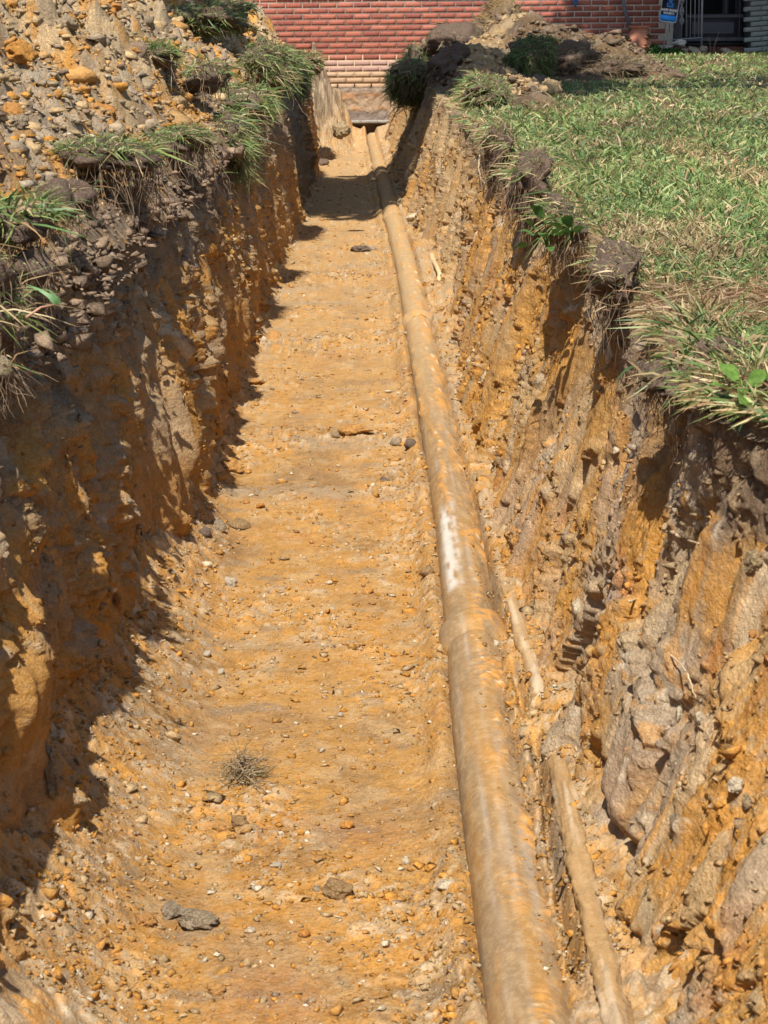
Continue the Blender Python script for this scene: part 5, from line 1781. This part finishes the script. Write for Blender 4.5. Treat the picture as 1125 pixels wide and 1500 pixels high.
shrub(px(958, 82, y=23.7), .10, .13, 700, 'leafy green plant between the jar and the sign stake', (.045, .11, .03), 5)
shrub(px(982, 81, y=23.75), .17, .075, 700, 'low bright green ground cover right of the sign stake', (.06, .15, .03), 6, name='ground_cover')
for (u, v, w, h_, lab, mt) in ((996, 69, 24, 11, 'rounded white stone stacked on the grey stone by the plants', plain('white_stone', (.48, .46, .42), .9, .2, nscale=20, vary=.2, bump=.5)),
                               (999, 80, 18, 9, 'grey stone under the rounded white stone', M_STONE), (1016, 78, 24, 9, 'tan stone left of the railing post', M_STONE), (1031, 77, 14, 10, 'grey stone at the railing post', M_STONE),
                               (1066, 79, 28, 9, 'pale flat stone in front of the brick step', M_STONE), (978, 71, 18, 4, 'white chip behind the ground cover', plain('white_chip', (.5, .48, .45), .9))):
    p = px(u, v, y=23.85)
    w_ = w * 23.85 / F
    clod(p, (w_, w_ * .8, h_ * 23.85 / F), lab, mt, name='stone', cat='stone', sub=4, sink=.1)
M_PINK = plain('pink_rubble', (.40, .25, .21), .95, .1, nscale=40, vary=.25)
for k, (u, v, w, lab) in enumerate(((882, 74, 18, 'pinkish rubble stone behind the edging board, leftmost'), (895, 73, 20, 'pinkish rubble stone in the middle of the row'), (908, 73, 18, 'pinkish rubble stone nearest the jar'), (900, 70, 16, 'pinkish rubble stone on top of the row'))):
    p = px(u, v, y=24.15); w_ = w * 24.1 / F
    clod(p, (w_, w_ * .7, w_ * .45), lab, M_PINK, name='rubble', cat='stone', sub=2, sink=.1)
mb = MB(); a, b = px(846, 83, y=23.95), px(919, 75.5, y=23.95)
mb.box(a.x, b.x, 23.92, 23.96, a.z - .03, b.z, .005)
tag(mb.build('edging_board', plain('grey_timber', (.16, .125, .09), .9, .1, nscale=15, vary=.4)), 'weathered timber edging board along the bed below the wall', 'edging board')
ds = MB(); ds.tube([tuple(px(911, -30, y=24.28)), tuple(px(914, 10, y=24.28)), tuple(px(925, 47, y=24.28))], .022, 8)
tag(ds.build('downspout', plain('grey_pipe', (.14, .15, .17), .6, .3, nscale=30), None, True), 'thin grey downpipe leaning on the wall above the jar', 'downpipe')
bt = MB(); q = px(843, 3, y=24.33); bt.box(q.x - .03, q.x + .03, 24.325, 24.335, q.z - .02, q.z + .35); bt.add([(q.x - .03, 24.325, q.z - .02), (q.x + .03, 24.325, q.z - .02), (q.x, 24.325, q.z - .06), (q.x - .03, 24.335, q.z - .02), (q.x + .03, 24.335, q.z - .02), (q.x, 24.335, q.z - .06)], [(0, 2, 5, 3), (2, 1, 4, 5)], [(0, 1, 2), (5, 4, 3)])
tag(bt.build('blue_ribbon', plain('blue_cloth', (.10, .20, .55), .8)), 'strip of faded blue cloth hanging down the brick wall', 'ribbon')
t = empty('dry_twigs', px(1048, 77, y=23.9), 0, 'thin dry bare stems in front of the dark door', 'twigs')
mb = MB(); o_ = np.array(t.location)
tp = lambda u, v: tuple(np.array(px(u, v, y=23.9)) - o_)
mb.tube([tp(1044, 77), tp(1048, 62), tp(1053, 47)], [.005, .004, .002], 5); mb.tube([tp(1048, 62), tp(1055, 55)], [.003, .002], 5)
mb.tube([tp(1041, 76), tp(1040, 62), tp(1038, 52)], [.003, .003, .0015], 5); mb.tube([tp(1040, 62), tp(1033, 55)], [.002, .0015], 5)
mb.build('stems', plain('twig', (.33, .25, .17), .9), t, True)

# ------------------------------------------------------------------ garden trees whose crowns shade the far end
M_BARK = plain('bark', (.12, .09, .065), .95, .1, nscale=14, vary=.4, bump=.8)
M_CROWN = leaf_mat('tree_leaves', None, .25)


def tree(base, blobs, label, seed):
    rs = np.random.default_rng(seed)
    t = empty('garden_tree', base, 0, label, 'tree')
    b0 = np.array(base)
    mb = MB()
    top = Vector((rs.normal() * .2, rs.normal() * .2, 4.6))
    mb.tube([(0, 0, -.1), (.05, 0, 1.5), tuple(top * .7), tuple(top)], [.22, .17, .14, .11], 12)
    V = []; Q = []; C = []; nv = 0
    for (cx, cy, cz, rx, ry, rz, n) in blobs:
        c = Vector((cx, cy, cz)) - Vector(base)
        mid = top.lerp(c, .5) + Vector((0, 0, .3))
        mb.tube([tuple(top * .85), tuple(mid), tuple(c)], [.09, .06, .025], 7)
        for k in range(4):
            e = c + Vector(rs.normal(size=3)) * min(rx, ry) * .5
            mb.tube([tuple(mid.lerp(c, .6)), tuple(e)], [.03, .01], 5)
        d = rs.normal(size=(n, 3)); d /= np.linalg.norm(d, axis=1, keepdims=True)
        p = np.array(c) + d * np.array((rx, ry, rz)) * rs.random((n, 1)) ** .45
        L = rs.uniform(.10, .17, (n, 1))
        a = rs.normal(size=(n, 3)); a /= np.linalg.norm(a, axis=1, keepdims=True)
        b = np.cross(a, rs.normal(size=(n, 3))); b /= np.linalg.norm(b, axis=1, keepdims=True)
        quad = np.stack([p - a * L, p + b * L * .45, p + a * L, p - b * L * .45], 1)
        V.append(quad.reshape(-1, 3)); Q.append(np.arange(n * 4).reshape(-1, 4) + nv); nv += n * 4
        C.append(np.repeat(np.array((.06, .10, .025)) * rs.uniform(.6, 1.4, (n, 1)), 4, 0))
    mb.build('trunk', M_BARK, t, True)
    o = put('crown', new_mesh('crown', np.concatenate(V), [np.concatenate(Q)], np.concatenate(C), False), M_CROWN, t)
    o['kind'] = 'stuff'


# crown over the trench, its shadow lies across the floor
tree((5.2, 12.4, .9), [(-.9, 12.4, 7.0, 1.0, 2.1, .7, 2600), (-2.0, 12.3, 7.1, .5, 1.6, .6, 500), (.4, 12.3, 7.2, 1.0, 1.9, .8, 2200), (2.6, 12.4, 7.5, .9, 1.2, .7, 160)],
     'garden tree beyond the right edge with a limb over the trench', 3)
tree((7.2, 18.6, .95), [(2.2, 19.8, 7.6, .9, .7, .7, 650), (3.6, 20.0, 7.6, 1.2, .8, .8, 1600), (5.2, 19.8, 7.8, 1.4, 1.2, 1.0, 1500)],
     'garden tree beyond the right edge shading the house front', 4)
